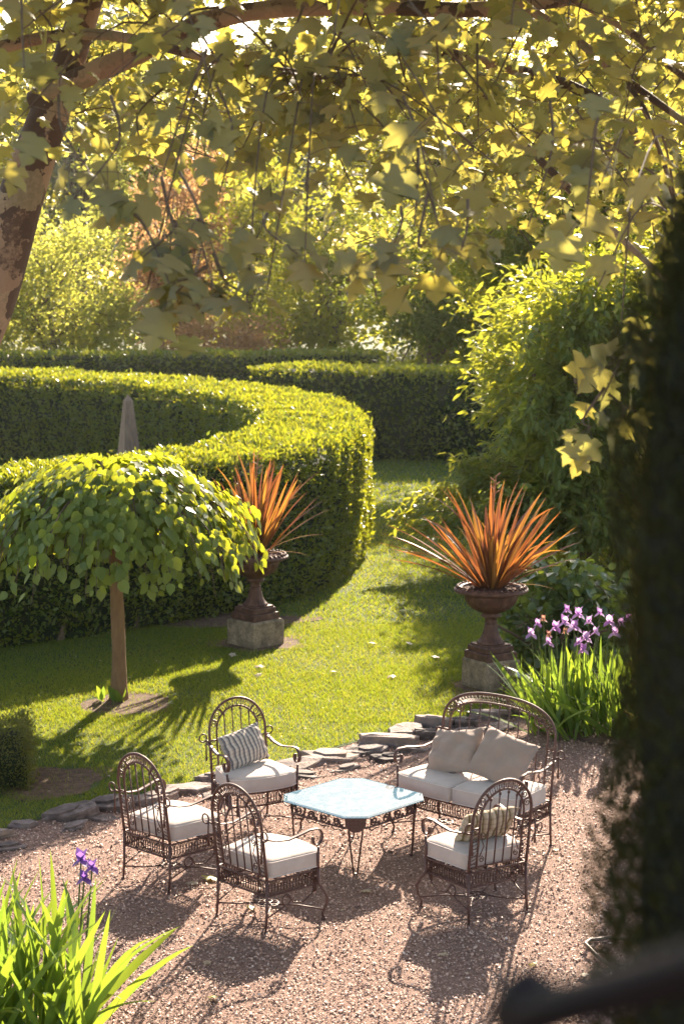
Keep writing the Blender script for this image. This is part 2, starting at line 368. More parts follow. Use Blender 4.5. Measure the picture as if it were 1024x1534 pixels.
# leaf templates: base at the origin, tip along +y, face along +z, unit length
T_DIAMOND = (np.array([(0, 0, 0), (0.24, 0.45, 0.05), (0, 1, -0.06), (-0.24, 0.45, 0.05)]), np.array([(0, 1, 2), (0, 2, 3)]))
T_LONG = (np.array([(0, 0, 0), (0.16, 0.35, 0.05), (0.12, 0.7, 0.02), (0, 1, -0.10), (-0.12, 0.7, 0.02), (-0.16, 0.35, 0.05), (0, 0.5, -0.01)]),
          np.array([(0, 1, 6), (1, 2, 6), (2, 3, 6), (3, 4, 6), (4, 5, 6), (5, 0, 6)]))
T_HEART = (np.array([(0, 0, 0), (0.20, -0.03, 0.03), (0.40, 0.25, 0.03), (0.34, 0.58, 0.0), (0, 1, -0.12), (-0.34, 0.58, 0.0), (-0.40, 0.25, 0.03), (-0.20, -0.03, 0.03), (0, 0.35, -0.05)]),
           np.array([(0, 1, 8), (1, 2, 8), (2, 3, 8), (3, 4, 8), (4, 5, 8), (5, 6, 8), (6, 7, 8), (7, 0, 8)]))
def plane_leaf(fold, droop, wave, skew, n_notch):
    """lobed leaf: toothed outline fan with folded lobes; variants differ in fold, droop and outline"""
    out = [(0, 0.02), (0.14, -0.09), (0.28, -0.07), (0.55, 0.02), (0.45, 0.12), (0.34, 0.21), (0.54, 0.32), (0.70, 0.55), (0.56, 0.53), (0.42, 0.53), (0.26, 0.53), (0.27, 0.70), (0.18, 0.80), (0.08, 0.92), (0, 1.06)]
    rr = random.Random(n_notch); pts = out + [(-x * skew, y) for x, y in out[-2:0:-1]]
    pts = [(x * rr.uniform(0.93, 1.07), y + rr.uniform(-0.02, 0.02)) for x, y in pts]
    V = [(x, y, -fold * abs(x) + wave * math.sin(8 * y + 5 * x) - droop * y * y - 0.12 * max(0, -y)) for x, y in pts] + [(0, 0.25, 0.03), (0, 0.6, 0.01 - droop * 0.36)]
    n = len(pts); F = []
    top = len(out) - 1
    for i in range(n):
        j = (i + 1) % n; up = 8 <= i <= n - 9
        F.append((i, j, n + 1 if up else n))
    F.append((8, n + 1, n)); F.append((n - 8, n, n + 1))
    return np.array(V), np.array(F)
T_PLANES = [plane_leaf(0.16, 0.14, 0.05, 1.0, 1), plane_leaf(0.30, 0.30, 0.06, 0.9, 2), plane_leaf(-0.10, 0.34, 0.07, 1.1, 3), plane_leaf(0.42, 0.10, 0.04, 0.85, 4)]
T_PLANE = T_PLANES[0]
def scatter_plane(pos, Rm, sc, rnd):
    out = []
    for k in range(4):
        q = slice(k, None, 4)
        if len(pos[q]): out.append(scatter(*T_PLANES[k], pos[q], Rm[q], np.asarray(sc)[q], rnd[q]))
    return out

# ------------------------------------------------------------------ ground, lawn, gravel
def flat_sheet(name, pts, z, m):
    mb = MB(); mb.add([(x, y, z) for x, y in pts], [tuple(range(len(pts)))])
    o = mb.build(name, m); tag(o, kind='structure')
    return o

flat_sheet('ground', [(-600, -200), (600, -200), (600, 900), (-600, 900)], -0.03, M['groundbase'])
EDGE = [(-9, 10.2), (-6, 11.7), (-4.4, 12.45), (-3.4, 12.95), (-2.6, 13.65), (-2.2, 14.15), (-1.7, 14.55), (-1.2, 15.0), (-0.65, 15.42), (-0.2, 15.9), (0.3, 16.5), (0.8, 16.95), (1.4, 17.4), (1.9, 17.6), (3.0, 17.4), (6, 16.2), (9, 15.4)]
flat_sheet('lawn', EDGE + [(30, 15.4), (30, 62), (-30, 62), (-30, 10.2)], 0.0, M['lawnbase'])
flat_sheet('gravel_patio', [(-9, -4), (9, -4)] + EDGE[::-1], -0.004, M['gravelbase'])
EX = np.array([p[0] for p in EDGE]); EY = np.array([p[1] for p in EDGE])
edge_y = lambda x: np.interp(x, EX, EY)

def blob(name, cx, cy, rx, ry, z, m, seed, n=30):
    r_ = random.Random(seed); k = [(r_.uniform(0, 6.28), r_.uniform(0.05, 0.16)) for _ in range(4)]
    pts = []
    for i in range(n):
        a = 2 * math.pi * i / n; q = 1 + sum(am * math.sin((j + 2) * a + ph) for j, (ph, am) in enumerate(k))
        pts.append((cx + rx * q * math.cos(a), cy + ry * q * math.sin(a)))
    return flat_sheet(name, pts, z, m)
SOIL = [(-2.15, 17.75, 0.50, 0.48), (-0.95, 20.75, 0.50, 0.48), (-2.42, 14.95, 0.42, 0.50), (1.55, 18.55, 0.42, 0.4), (-1.5, 22.1, 1.1, 0.5)]
for k, (x, y, rx, ry) in enumerate(SOIL): blob('soil_patch', x, y, rx, ry, 0.004 + 0.001 * k, M['soil'], k)
blob('planting_bed', 2.75, 17.6, 1.15, 1.5, 0.012, M['soil'], 9)

def lowfreq(x, y, s=1.0):
    return (np.sin(x * 1.7 * s + 1.3 * np.sin(y * 0.9 * s)) + np.sin(y * 2.1 * s + 1.1 * np.sin(x * 1.3 * s + 2)) + np.sin((x + y) * 3.7 * s)) / 3

def pebbles():
    n = 150000
    y = 9.0 + (18.2 - 9.0) * rng.random(n) ** 1.25; x = (rng.random(n) * 2 - 1) * (0.235 * y + 1.1)
    keep = (y < edge_y(x) - 0.02); x, y = x[keep], y[keep]; n = len(x)
    sz = 0.0045 + 0.0072 * rng.random(n) ** 2.2; sz[rng.random(n) < 0.015] *= 1.7
    TV = np.array([(1, 0, 0), (0.25, 0.85, 0.1), (-0.8, 0.45, 0), (-0.75, -0.5, 0.1), (0.3, -0.8, 0), (0.05, 0.05, 0.75), (0, 0, -0.6)])
    TF = np.array([(0, 1, 5), (1, 2, 5), (2, 3, 5), (3, 4, 5), (4, 0, 5)])
    TV = TV[:6]
    d = unit(rng.normal(size=(n, 3)) * (1, 1, 0.25)); nr = unit(np.array([0, 0, 1.0]) + rng.normal(size=(n, 3)) * 0.55)
    pos = np.stack([x, y, rng.random(n) * 0.006], 1)
    sc = sz[:, None] * (0.7 + 0.6 * rng.random((n, 3)))
    rv = np.clip(rng.random(n) * 0.95 + 0.10 * lowfreq(x, y, 0.9) + 0.05 * lowfreq(x + 3, y, 2.3), 0.0, 0.98)
    V, F, A = scatter(TV, TF, pos, frames(d, nr), sc, rv)
    tag(link_mesh('gravel', arrays_mesh('gravel', V, F, A), M['pebble']), 'loose pinkish brown gravel covering the seating area', 'gravel', kind='stuff')
pebbles()

def grass():
    parts = []
    for (y0, y1, n, w, h) in ((12.4, 17, 190000, 0.006, 0.036), (17, 22, 240000, 0.0075, 0.038), (22, 32, 130000, 0.013, 0.045), (32, 44, 50000, 0.03, 0.06)):
        y = y0 + (y1 - y0) * rng.random(n); x = (rng.random(n) * 2 - 1) * (0.20 * y + 1.0)
        keep = y > edge_y(x) + 0.05
        for (cx, cy, rx, ry) in SOIL:
            q = ((x - cx) / rx) ** 2 + ((y - cy) / ry) ** 2; keep &= (q > 0.85) | (rng.random(n) < 0.10)
        keep &= ~((((x - 2.75) / 1.15) ** 2 + ((y - 17.6) / 1.5) ** 2) < 0.95)
        lf = lowfreq(x, y, 1.3); keep &= rng.random(n) < 0.88 + 0.3 * lf
        x, y, lf = x[keep], y[keep], lf[keep]; n = len(x)
        a = rng.random(n) * 6.283; hh = h * (0.45 + 0.75 * rng.random(n)) * (1 + 0.12 * lf); lean = rng.normal(size=(n, 2)) * hh[:, None] * 0.55
        base = np.stack([x, y, np.zeros(n)], 1); side = np.stack([np.cos(a), np.sin(a), np.zeros(n)], 1) * (w / 2 * (0.6 + 0.8 * rng.random(n)))[:, None]
        tip = base + np.concatenate([lean, hh[:, None]], 1)
        V = np.stack([base - side, base + side, tip], 1).reshape(-1, 3); F = np.arange(3 * n).reshape(-1, 3)
        rv = np.clip(0.42 + 0.14 * lf + 0.22 * rng.normal(size=n), 0.0, 0.97)
        parts.append((V, F, np.repeat(rv, 3)))
    V, F, A = join_arrays(parts)
    o = tag(link_mesh('grass', arrays_mesh('grass', V, F, A), M['grass']), 'short sunlit lawn grass between the hedge and the stones', 'grass', kind='stuff')
grass()

# ------------------------------------------------------------------ hedges
def resample(path, step):
    P = np.asarray(path, float); d = np.r_[0, np.cumsum(np.linalg.norm(np.diff(P[:, :2], axis=0), axis=1))]
    # smooth through a Catmull-Rom pass
    Q = []
    for i in range(len(P) - 1):
        p0, p1, p2, p3 = P[max(0, i - 1)], P[i], P[i + 1], P[min(len(P) - 1, i + 2)]
        for t in np.linspace(0, 1, 14, endpoint=False):
            Q.append(0.5 * ((2 * p1) + (-p0 + p2) * t + (2 * p0 - 5 * p1 + 4 * p2 - p3) * t * t + (-p0 + 3 * p1 - 3 * p2 + p3) * t ** 3))
    Q.append(P[-1]); Q = np.array(Q); d = np.r_[0, np.cumsum(np.linalg.norm(np.diff(Q[:, :2], axis=0), axis=1))]
    s = np.arange(0, d[-1], step); return np.stack([np.interp(s, d, Q[:, k]) for k in range(Q.shape[1])], 1)

def hedge(name, label, path, h, leaf, dens, m, base_gap=0.0, ends=(False, False), size_by_y=None, z0=0.0, group=None, seed=1):
    """clipped hedge along path rows (x, y, half width); dens = leaves per square metre at 25 m"""
    r = np.random.default_rng(seed)
    P = resample(path, 0.35); n = len(P); T = np.gradient(P[:, :2], axis=0); T = T / np.linalg.norm(T, axis=1)[:, None]
    N = np.stack([T[:, 1], -T[:, 0]], 1)
    def prof(k, shrink):
        w = P[k, 2] - shrink; hh = h - shrink; c = 0.18
        return [(-w * 0.84, z0), (-w, z0 + hh * 0.5), (-w + 0.02, z0 + hh - c), (-w + c, z0 + hh - 0.02), (0, z0 + hh + 0.02), (w - c, z0 + hh - 0.02), (w - 0.02, z0 + hh - c), (w, z0 + hh * 0.5), (w * 0.84, z0)]
    mb = MB(); V = []; F = []
    for k in range(n):
        for (o, z) in prof(k, 0.09): V.append((P[k, 0] + N[k, 0] * o, P[k, 1] + N[k, 1] * o, z))
    for k in range(n - 1):
        for j in range(8): F.append((k * 9 + j, k * 9 + j + 1, k * 9 + 10 + j, k * 9 + 9 + j))
    F.append(tuple(range(9))); F.append(tuple((n - 1) * 9 + j for j in range(9))[::-1])
    mb.add(V, F)
    root = empty(name, (float(P[n // 2, 0]), float(P[n // 2, 1]), 0)); tag(root, label, 'hedge', group)
    off = np.array([P[n // 2, 0], P[n // 2, 1], 0.0])
    mb.v = [(a - off[0], b - off[1], c) for a, b, c in mb.v]
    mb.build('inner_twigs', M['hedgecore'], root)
    # leaf shell
    L = 0.35 * (n - 1); wm = P[:, 2].mean(); per = 2 * h + 2 * wm
    cnt = int(L * per * dens)
    k = r.random(cnt) * (n - 1.001); i = k.astype(int); fr = (k - i)[:, None]
    Y = P[i, 1]; q = np.clip((25.0 / np.maximum(Y, 15)) ** 1.5, 0.2, 1.6)
    vis = r.random(cnt) < q
    k, i, fr, q = k[vis], i[vis], fr[vis], q[vis]; cnt = len(k)
    c = P[i, :2] * (1 - fr) + P[i + 1, :2] * fr; w = (P[i, 2] * (1 - fr[:, 0]) + P[i + 1, 2] * fr[:, 0]); nn = N[i] * (1 - fr) + N[i + 1] * fr
    t = r.random(cnt) * per
    o = np.zeros(cnt); z = np.zeros(cnt); no = np.zeros(cnt); nz = np.zeros(cnt)
    s1 = t < h; s3 = t > per - h; s2 = ~s1 & ~s3
    o[s1] = -w[s1]; z[s1] = t[s1]; no[s1] = -1
    o[s3] = w[s3]; z[s3] = per - t[s3]; no[s3] = 1
    u = (t[s2] - h) / (2 * wm) * 2 - 1; o[s2] = u * w[s2]; z[s2] = h; nz[s2] = 1
    # rounded shoulders
    cr = 0.2; sh = (np.abs(o) > w - cr) & (z > h - cr); ex = np.abs(o) - (w - cr); ez = z - (h - cr); l = np.hypot(ex, ez) + 1e-6
    sg = np.sign(o); o = np.where(sh, sg * (w - cr + ex / l * cr), o); z = np.where(sh, h - cr + ez / l * cr, z)
    no = np.where(sh, sg * ex / l, no); nz = np.where(sh, ez / l, nz)
    z = z + z0
    pos = np.stack([c[:, 0] + nn[:, 0] * o, c[:, 1] + nn[:, 1] * o, z], 1); nrm = np.stack([nn[:, 0] * no, nn[:, 1] * no, nz], 1)
    sfield = k * 0.35
    lump = 0.020 * (np.sin(sfield * 3.1 + z * 2.2) + np.sin(z * 5.3 + sfield * 1.7 + 1) + np.sin(sfield * 7.3 + o * 4 + z * 3))
    if base_gap > 0:
        low = np.clip((base_gap - z) / base_gap, 0, 1); lump = lump - 0.10 * low * (np.abs(no) > 0.5); keep = r.random(cnt) > low * 0.25
        pos, nrm, lump, q = pos[keep], nrm[keep], lump[keep], q[keep]; cnt = len(pos)
    parts_end = []
    for e, k0 in ((0, 0), (1, n - 1)):
        if not ends[e]: continue
        m_ = int(2 * P[k0, 2] * h * dens * q.mean() * 1.3); uu = (r.random(m_) * 2 - 1) * P[k0, 2]; zz = r.random(m_) * h
        tt = T[k0] * (-1 if e == 0 else 1)
        pe = np.stack([P[k0, 0] + N[k0, 0] * uu + tt[0] * 0.02, P[k0, 1] + N[k0, 1] * uu + tt[1] * 0.02, zz + z0], 1)
        parts_end.append((pe, np.repeat(np.array([[tt[0], tt[1], 0]]), m_, 0)))
    for pe, ne in parts_end:
        pos = np.concatenate([pos, pe]); nrm = np.concatenate([nrm, ne]); lump = np.r_[lump, r.normal(size=len(pe)) * 0.03]; q = np.r_[q, np.full(len(pe), q.mean())]
    cnt = len(pos)
    stray = r.random(cnt) < 0.012
    pos = pos + nrm * (lump + r.uniform(-0.08, 0.02, cnt) + stray * r.uniform(0.03, 0.11, cnt))[:, None]
    rd = unit(r.normal(size=(cnt, 3))); d = unit(rd * 0.75 + nrm * 0.55 + np.array([0, 0, 0.35])); nr = unit(nrm * 0.8 + r.normal(size=(cnt, 3)) * 0.6)
    sc = leaf * (0.7 + 0.6 * r.random(cnt)) / np.sqrt(np.clip(q, 0.2, 1.3))
    V, F, A = scatter(*T_DIAMOND, pos - off - d * sc[:, None] * 0.4, frames(d, nr), sc, r.random(cnt))
    tag(link_mesh('foliage', arrays_mesh('foliage', V, F, A), m, root), kind='stuff')
    return root, P

u_path = [(-15, 44.6, 1.0), (-10.5, 43.0, 1.0), (-7.6, 41.6, 1.0), (-5, 39.7, 1.0), (-2.9, 37, 1.0), (-1.35, 34, 0.95), (-0.62, 31, 0.9), (-0.45, 28.4, 0.88), (-0.62, 26.3, 0.92),
          (-0.98, 24.65, 0.9), (-1.55, 23.5, 0.82), (-2.75, 21.95, 0.62), (-4.2, 20.8, 0.6), (-7, 19.3, 0.6)]
U_ROOT, U_P = hedge('curved_hedge', 'tall clipped hedge sweeping in a long curve behind the urn and the weeping tree', u_path, 2.0, 0.080, 780, M['laurel'], 0.30, seed=3)
hedge('clipped_hedge', 'clipped dark green hedge with a square end, right of the curved hedge', [(-1.75, 42.9, 1.0), (0, 42.3, 1.0), (4, 41.7, 1.0), (9, 41.6, 1.0)], 2.08, 0.085, 560, M['laurel'], 0, (True, False), seed=4, group='straight hedges')
hedge('clipped_hedge', 'low far hedge in a straight line below the trees, behind all other hedges', [(-17, 51.5, 0.9), (-8, 52.2, 0.9), (1.4, 53.2, 0.9)], 1.95, 0.085, 520, M['laurel'], 0, (False, True), seed=5, group='straight hedges')
hedge('box_hedge', 'small clipped box block at the left edge beside the stones', [(-4.4, 14.75, 0.40), (-3.4, 14.95, 0.40), (-2.5, 15.12, 0.40)], 0.52, 0.028, 4600, M['boxleaf'], 0, (False, True), seed=6)
def hedge_stems():
    for k in range(7):
        i = len(U_P) - 9 - k * 3; x, y = U_P[i, 0], U_P[i, 1]
        mb = MB(); mb.tube([(x + 0.25, y - 0.35, 0), (x + 0.3, y - 0.3, 0.25), (x + 0.22 + 0.1 * (k % 2), y - 0.25, 0.6)], [0.045, 0.035, 0.03], 7)
        o = mb.build('stem', M['bark'], U_ROOT); o.location = (-U_ROOT.location.x, -U_ROOT.location.y, 0)
hedge_stems()

# ------------------------------------------------------------------ trees
def tree(name, label, x, y, ells, leaf, n, m, trunk_h, trunk_r, clumps=60, tmpl=T_DIAMOND, stems=1, droop=0.0, seed=0, group='trees behind the hedges', spread=0.5, bark='bark', cat='tree'):
    """ells: crown ellipsoids (dx, dy, z, rx, ry, rz); leaves gather in clumps near their shells, with gaps between"""
    r = np.random.default_rng(seed)
    root = empty(name, (x, y, 0)); tag(root, label, cat, group)
    vol = np.array([e[3] * e[4] * e[5] for e in ells]); pick = r.choice(len(ells), clumps, p=vol / vol.sum())
    E = np.array(ells, float)[pick]
    d = unit(r.normal(size=(clumps, 3))); rad = 0.45 + 0.55 * r.random(clumps) ** 0.6
    cc = E[:, :3] + d * rad[:, None] * E[:, 3:]
    csz = spread * (0.55 + 0.8 * r.random(clumps)) * (E[:, 3] / E[:, 3].max()) ** 0.3
    w = csz ** 2; ci = r.choice(clumps, n, p=w / w.sum())
    off = r.normal(size=(n, 3)) * np.array([1, 1, 0.55]); 
    pos = cc[ci] + off * csz[ci][:, None]
    pos[:, 2] = np.maximum(pos[:, 2], 0.08 + 0.15 * r.random(n))
    dd = unit(off * 0.6 + r.normal(size=(n, 3)) * 0.6 + np.array([0, 0, 0.15 - droop])); nr = unit(r.normal(size=(n, 3)) * 0.7 + np.array([0, 0, 0.7]))
    V, F, A = scatter(*tmpl, pos, frames(dd, nr), leaf * (0.65 + 0.7 * r.random(n)), r.random(n))
    tag(link_mesh('crown', arrays_mesh('crown', V, F, A), m, root), kind='stuff')
    mb = MB()
    for s in range(stems):
        a = s * 2.4 + seed; bx, by = (0.0, 0.0) if stems == 1 else (0.25 * math.cos(a), 0.25 * math.sin(a))
        tp = np.array([bx * 4, by * 4, trunk_h])
        mb.tube([(bx, by, -0.05), (bx * 1.3 + 0.05, by * 1.3, trunk_h * 0.35), (bx * 2.4 - 0.05, by * 2.4, trunk_h * 0.7), tp], [trunk_r * 1.25, trunk_r, trunk_r * 0.8, trunk_r * 0.6], 8)
    mb.build('trunk', M[bark], root, True)
    mb = MB()
    for k in r.permutation(clumps)[:min(clumps, 26)]:
        s = r.integers(stems); a = s * 2.4 + seed; bx, by = (0.0, 0.0) if stems == 1 else (0.25 * math.cos(a) * 3, 0.25 * math.sin(a) * 3)
        t0 = r.uniform(0.45, 1.0); p0 = np.array([bx * t0, by * t0, trunk_h * t0]); p1 = cc[k]
        mid = (p0 + p1) / 2 + np.array([0, 0, 0.12 * np.linalg.norm(p1 - p0)]) + r.normal(size=3) * 0.06
        mb.tube([p0, mid, p1], [trunk_r * 0.45, trunk_r * 0.28, trunk_r * 0.10], 5)
    mb.build('limb', M[bark], root, True)
    return root

tree('pale_tree', 'round pale green tree with several stems, behind the hedge at far left', -8.8, 57, [(0, 0, 3.6, 2.3, 2.0, 2.2), (-1.5, 0, 4.6, 1.8, 1.6, 2.2), (0.9, -0.3, 2.4, 1.8, 1.4, 1.6), (-3.0, 0, 2.6, 1.8, 1.6, 2.2)], 0.17, 17000, M['treepale'], 3.6, 0.09, 110, stems=4, seed=21, spread=0.42)
tree('copper_tree', 'copper orange leaved tree glowing between green trees', -5.3, 60, [(0, 0, 5.6, 1.5, 1.3, 2.8), (-0.6, 0, 3.2, 1.5, 1.2, 1.6), (0.6, 0, 7.6, 1.0, 1.0, 1.6)], 0.17, 9500, M['treecopper'], 5.0, 0.09, 80, stems=3, seed=22, spread=0.36)
tree('green_tree', 'yellow green tree standing right of the copper tree', -3.1, 61.5, [(0, 0, 4.2, 1.7, 1.5, 2.6), (0.4, 0, 6.6, 1.6, 1.4, 2.0)], 0.17, 10000, M['treegreen'], 4.4, 0.11, 80, seed=23, spread=0.42)
tree('spreading_tree', 'dark green spreading tree with dense layered crown in the centre distance', 2.4, 49.5, [(0, 0, 2.3, 2.0, 1.6, 1.5), (1.0, 0, 3.4, 2.0, 1.6, 1.4), (-0.8, 0, 4.2, 1.6, 1.4, 1.4), (2.2, 0, 1.8, 1.6, 1.4, 1.4), (0.8, 0, 5.3, 1.4, 1.3, 1.0), (2.6, 0, 4.6, 1.8, 1.5, 1.8), (1.8, 0, 6.0, 1.4, 1.3, 1.1)], 0.16, 27000, M['treedark'], 3.6, 0.13, 180, seed=24, spread=0.40)
tree('bushy_tree', 'mid green bushy tree left of the dark spreading tree', -0.7, 58, [(0, 0, 3.4, 1.6, 1.4, 1.9), (-0.9, 0, 2.0, 1.3, 1.2, 1.5), (0.9, 0, 5.0, 1.4, 1.2, 1.6)], 0.17, 11000, M['treegreen'], 3.4, 0.10, 80, stems=2, seed=25, spread=0.40)
tree('tall_tree', 'tall green tree rising high behind the dark spreading tree', 3.2, 72, [(0, 0, 7.5, 3.0, 2.5, 3.8), (1.5, 0, 11.0, 2.6, 2.4, 3.0), (-1.8, 0, 10.0, 2.2, 2.0, 2.6)], 0.24, 15000, M['treegreen'], 9, 0.2, 120, seed=26, spread=0.62)
tree('tall_tree', 'tall dark tree at far right behind the leafy shrub', 9.4, 70, [(0, 0, 6.5, 3.2, 2.5, 4.0), (0.5, 0, 11.5, 3.0, 2.6, 3.4), (-2.6, 0, 9.0, 2.2, 2.0, 2.8)], 0.24, 15000, M['treedark'], 9, 0.2, 120, seed=27, spread=0.62)
tree('tall_tree', 'tall light green tree rising at right above the leafy shrub', 5.1, 41, [(0, 0, 5.6, 2.2, 2.0, 1.5), (-1.2, 0, 5.2, 1.6, 1.4, 1.2), (-1.6, 0, 4.5, 1.3, 1.3, 1.0), (0.9, 0, 6.3, 1.9, 1.6, 1.2), (0.4, 0, 7.8, 1.3, 1.3, 1.0)], 0.16, 28000, M['treegreen'], 6, 0.14, 150, seed=33, spread=0.45)
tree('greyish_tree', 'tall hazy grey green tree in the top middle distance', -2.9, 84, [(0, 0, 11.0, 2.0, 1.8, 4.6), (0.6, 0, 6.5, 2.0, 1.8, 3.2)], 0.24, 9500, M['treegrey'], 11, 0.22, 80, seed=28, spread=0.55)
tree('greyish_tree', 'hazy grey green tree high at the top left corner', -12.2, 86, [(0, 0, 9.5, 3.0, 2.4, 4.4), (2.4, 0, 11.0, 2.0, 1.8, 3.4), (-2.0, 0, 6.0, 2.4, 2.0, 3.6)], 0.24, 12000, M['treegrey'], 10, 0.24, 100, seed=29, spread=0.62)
tree('tall_tree', 'tall yellow green tree behind the copper tree', -7.4, 74, [(0, 0, 6.5, 2.4, 2.2, 3.6), (-0.8, 0, 10.0, 2.0, 1.8, 2.6)], 0.22, 11000, M['treepale'], 8, 0.18, 90, seed=30, spread=0.55)
tree('bushy_tree', 'low russet shrub glowing below the copper tree, just above the far hedge', -4.2, 56, [(0, 0, 1.8, 1.6, 1.0, 0.9), (1.2, 0, 2.0, 1.0, 0.9, 0.9)], 0.14, 5000, M['treecopper'], 1.8, 0.05, 50, stems=4, seed=31, spread=0.3, cat='shrub')
def woodland():
    n = 60000; r = np.random.default_rng(77)
    x = r.uniform(-32, 32, n); top = 15.5 + 2.2 * np.sin(x * 0.45 + 1) + 1.5 * np.sin(x * 1.1); z = top * r.random(n) ** 0.8; y = 98 + r.normal(size=n) * 2.5 - 0.2 * z + 1.5 * np.sin(x * 1.3 + z)
    pos = np.stack([x, y, z + 0.3], 1); d = unit(r.normal(size=(n, 3))); nr = unit(r.normal(size=(n, 3)) + np.array([0, 0, 0.8]))
    V, F, A = scatter(*T_DIAMOND, pos, frames(d, nr), 0.6 * (0.6 + 0.8 * r.random(n)), r.random(n))
    tag(link_mesh('distant_foliage', arrays_mesh('distant_foliage', V, F, A), M['treegreen']), 'far wood reading as one green mass behind the trees', 'woodland', kind='stuff')
woodland()

def leafy_shrub():
    x0, y0 = 3.75, 26.5
    root = tree('leafy_shrub', 'large drooping green shrub reaching over the lawn at right', x0, y0,
         [(0.25, 0, 3.3, 1.4, 1.4, 1.25), (-0.55, 0.1, 3.35, 0.7, 0.9, 0.55), (-0.75, 0.3, 2.8, 0.6, 1.0, 0.6), (-0.95, -0.3, 1.4, 0.7, 0.8, 0.6), (-0.3, 2.5, 3.8, 1.0, 1.0, 0.8), (0.0, 3.5, 2.8, 1.3, 1.2, 1.3), (-0.6, 2.6, 2.6, 1.0, 1.0, 1.0), (-0.1, -0.1, 2.2, 1.25, 1.3, 1.2), (0.9, 0.2, 1.9, 1.8, 1.5, 1.6), (-0.2, -0.2, 1.1, 1.35, 1.1, 0.8), (0.9, 0.2, 4.3, 1.3, 1.1, 0.9), (0.6, 0.3, 2.8, 1.5, 1.2, 1.9)], 0.17, 40000, M['shrub'], 2.8, 0.06, 280, T_LONG, stems=5, droop=0.45, seed=41, group=None, spread=0.27, cat='shrub')
    # long arching sprays on the lawn side
    r = np.random.default_rng(42); mb = MB(); parts = []
    tips = [(-3.05, -0.7, 0.80), (-2.7, -0.3, 1.0), (-2.8, -0.9, 0.66), (-2.45, -0.5, 1.15), (-2.3, -0.8, 0.62), (-2.1, -0.2, 1.5), (-1.75, 0, 2.2), (-1.65, -0.3, 1.75), (-1.9, -0.3, 1.3), (-1.75, 0, 3.05), (-1.6, 0, 2.6), (-1.35, 0, 3.7), (-1.1, 0, 4.15), (-0.75, 0, 4.5), (-0.3, -0.1, 4.75), (0.3, -0.2, 5.0), (1.2, -0.2, 5.1), (-1.8, -0.6, 0.5), (-1.2, -1.0, 0.45), (-0.4, -1.2, 0.5), (0.4, -1.3, 0.55)]
    for _ in range(34):
        z = r.uniform(0.5, 4.3); w = 1.75 - 0.25 * abs(z - 2); tips.append((r.uniform(-w, 1.2), -1.25 - 0.35 * r.random() + 0.16 * max(0, z - 2), z))
    for t in tips:
        t = np.array(t); b = np.array([t[0] * 0.2 + 0.2, 0.1, max(0.5, t[2] * 0.72)]) if t[1] > -1.2 else np.array([t[0] * 0.75, -0.3, t[2] + 0.25])
        mid = (b + t) / 2 + np.array([0, 0, 0.28]); pts = [(1 - s) ** 2 * b + 2 * s * (1 - s) * mid + s * s * t for s in np.linspace(0, 1, 8)]
        mb.tube(pts, np.linspace(0.016, 0.004, 8), 5)
        m_ = 170 if t[0] > -1.7 else 330; s = r.random(m_) ** 0.65; pos = ((1 - s) ** 2)[:, None] * b + (2 * s * (1 - s))[:, None] * mid + (s * s)[:, None] * t + r.normal(size=(m_, 3)) * 0.075
        ax = unit(t - mid); dd = unit(ax * 0.7 + r.normal(size=(m_, 3)) * 0.5 + np.array([0, 0, -0.25])); nr = unit(np.array([0, 0, 1.0]) + r.normal(size=(m_, 3)) * 0.5)
        parts.append(scatter(*T_LONG, pos, frames(dd, nr), 0.145 * (0.7 + 0.6 * r.random(m_)), r.random(m_)))
    V, F, A = join_arrays(parts)
    tag(link_mesh('spray', arrays_mesh('spray', V, F, A), M['shrub'], root), kind='stuff')
    tag(mb.build('branch', M['twig'], root), kind='stuff')
leafy_shrub()
tree('garden_bush', 'low rounded bush with bright green leaves beside the right urn', 2.35, 19.6, [(-0.15, 0, 0.55, 0.55, 0.45, 0.5), (0.25, 0, 0.8, 0.5, 0.45, 0.4), (-0.4, -0.2, 0.35, 0.35, 0.35, 0.35), (0.6, 0.1, 0.5, 0.5, 0.4, 0.5)], 0.095, 2600, M['bush'], 0.6, 0.02, 50, T_HEART, stems=6, droop=0.2, seed=43, group=None, spread=0.13, bark='twig', cat='bush')

def cypress(label, x, y, h, rmax, n, seed, spray, tip=0.45):
    r = np.random.default_rng(seed); root = empty('cypress_tree', (x, y, 0)); tag(root, label, 'tree', 'cypress trees at the right')
    def rad(z): return rmax * np.clip(np.minimum(0.55 + z / (0.25 * h), 1.0) * np.clip((h - z) / (tip * h), 0, 1) ** 0.6, 0.02, 1)
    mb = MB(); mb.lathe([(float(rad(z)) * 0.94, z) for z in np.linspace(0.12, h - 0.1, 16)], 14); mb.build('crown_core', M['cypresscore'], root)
    mb = MB(); mb.tube([(0, 0, -0.05), (0, 0, h * 0.5)], [rmax * 0.28, rmax * 0.12], 8); mb.build('trunk', M['bark'], root)
    z = 0.1 + (h - 0.15) * r.random(n); a = r.random(n) * 6.283; lump = 1 + 0.03 * np.sin(a * 3 + z * 7) + 0.03 * np.sin(a * 5 - z * 11); q = rad(z) * lump * (0.84 + 0.23 * r.random(n) ** 1.3)
    pos = np.stack([q * np.cos(a), q * np.sin(a), z], 1); out = np.stack([np.cos(a), np.sin(a), np.zeros(n)], 1)
    d = unit(out * 0.45 + np.array([0, 0, 1.0]) + r.normal(size=(n, 3)) * 0.3); nr = unit(out + r.normal(size=(n, 3)) * 0.6)
    V, F, A = scatter(*T_DIAMOND, pos, frames(d, nr), np.stack([spray * (0.5 + r.random(n)) * 0.6, spray * (0.6 + 0.9 * r.random(n)), np.full(n, spray)], 1), r.random(n))
    tag(link_mesh('crown', arrays_mesh('crown', V, F, A), M['cypress'], root), kind='stuff')
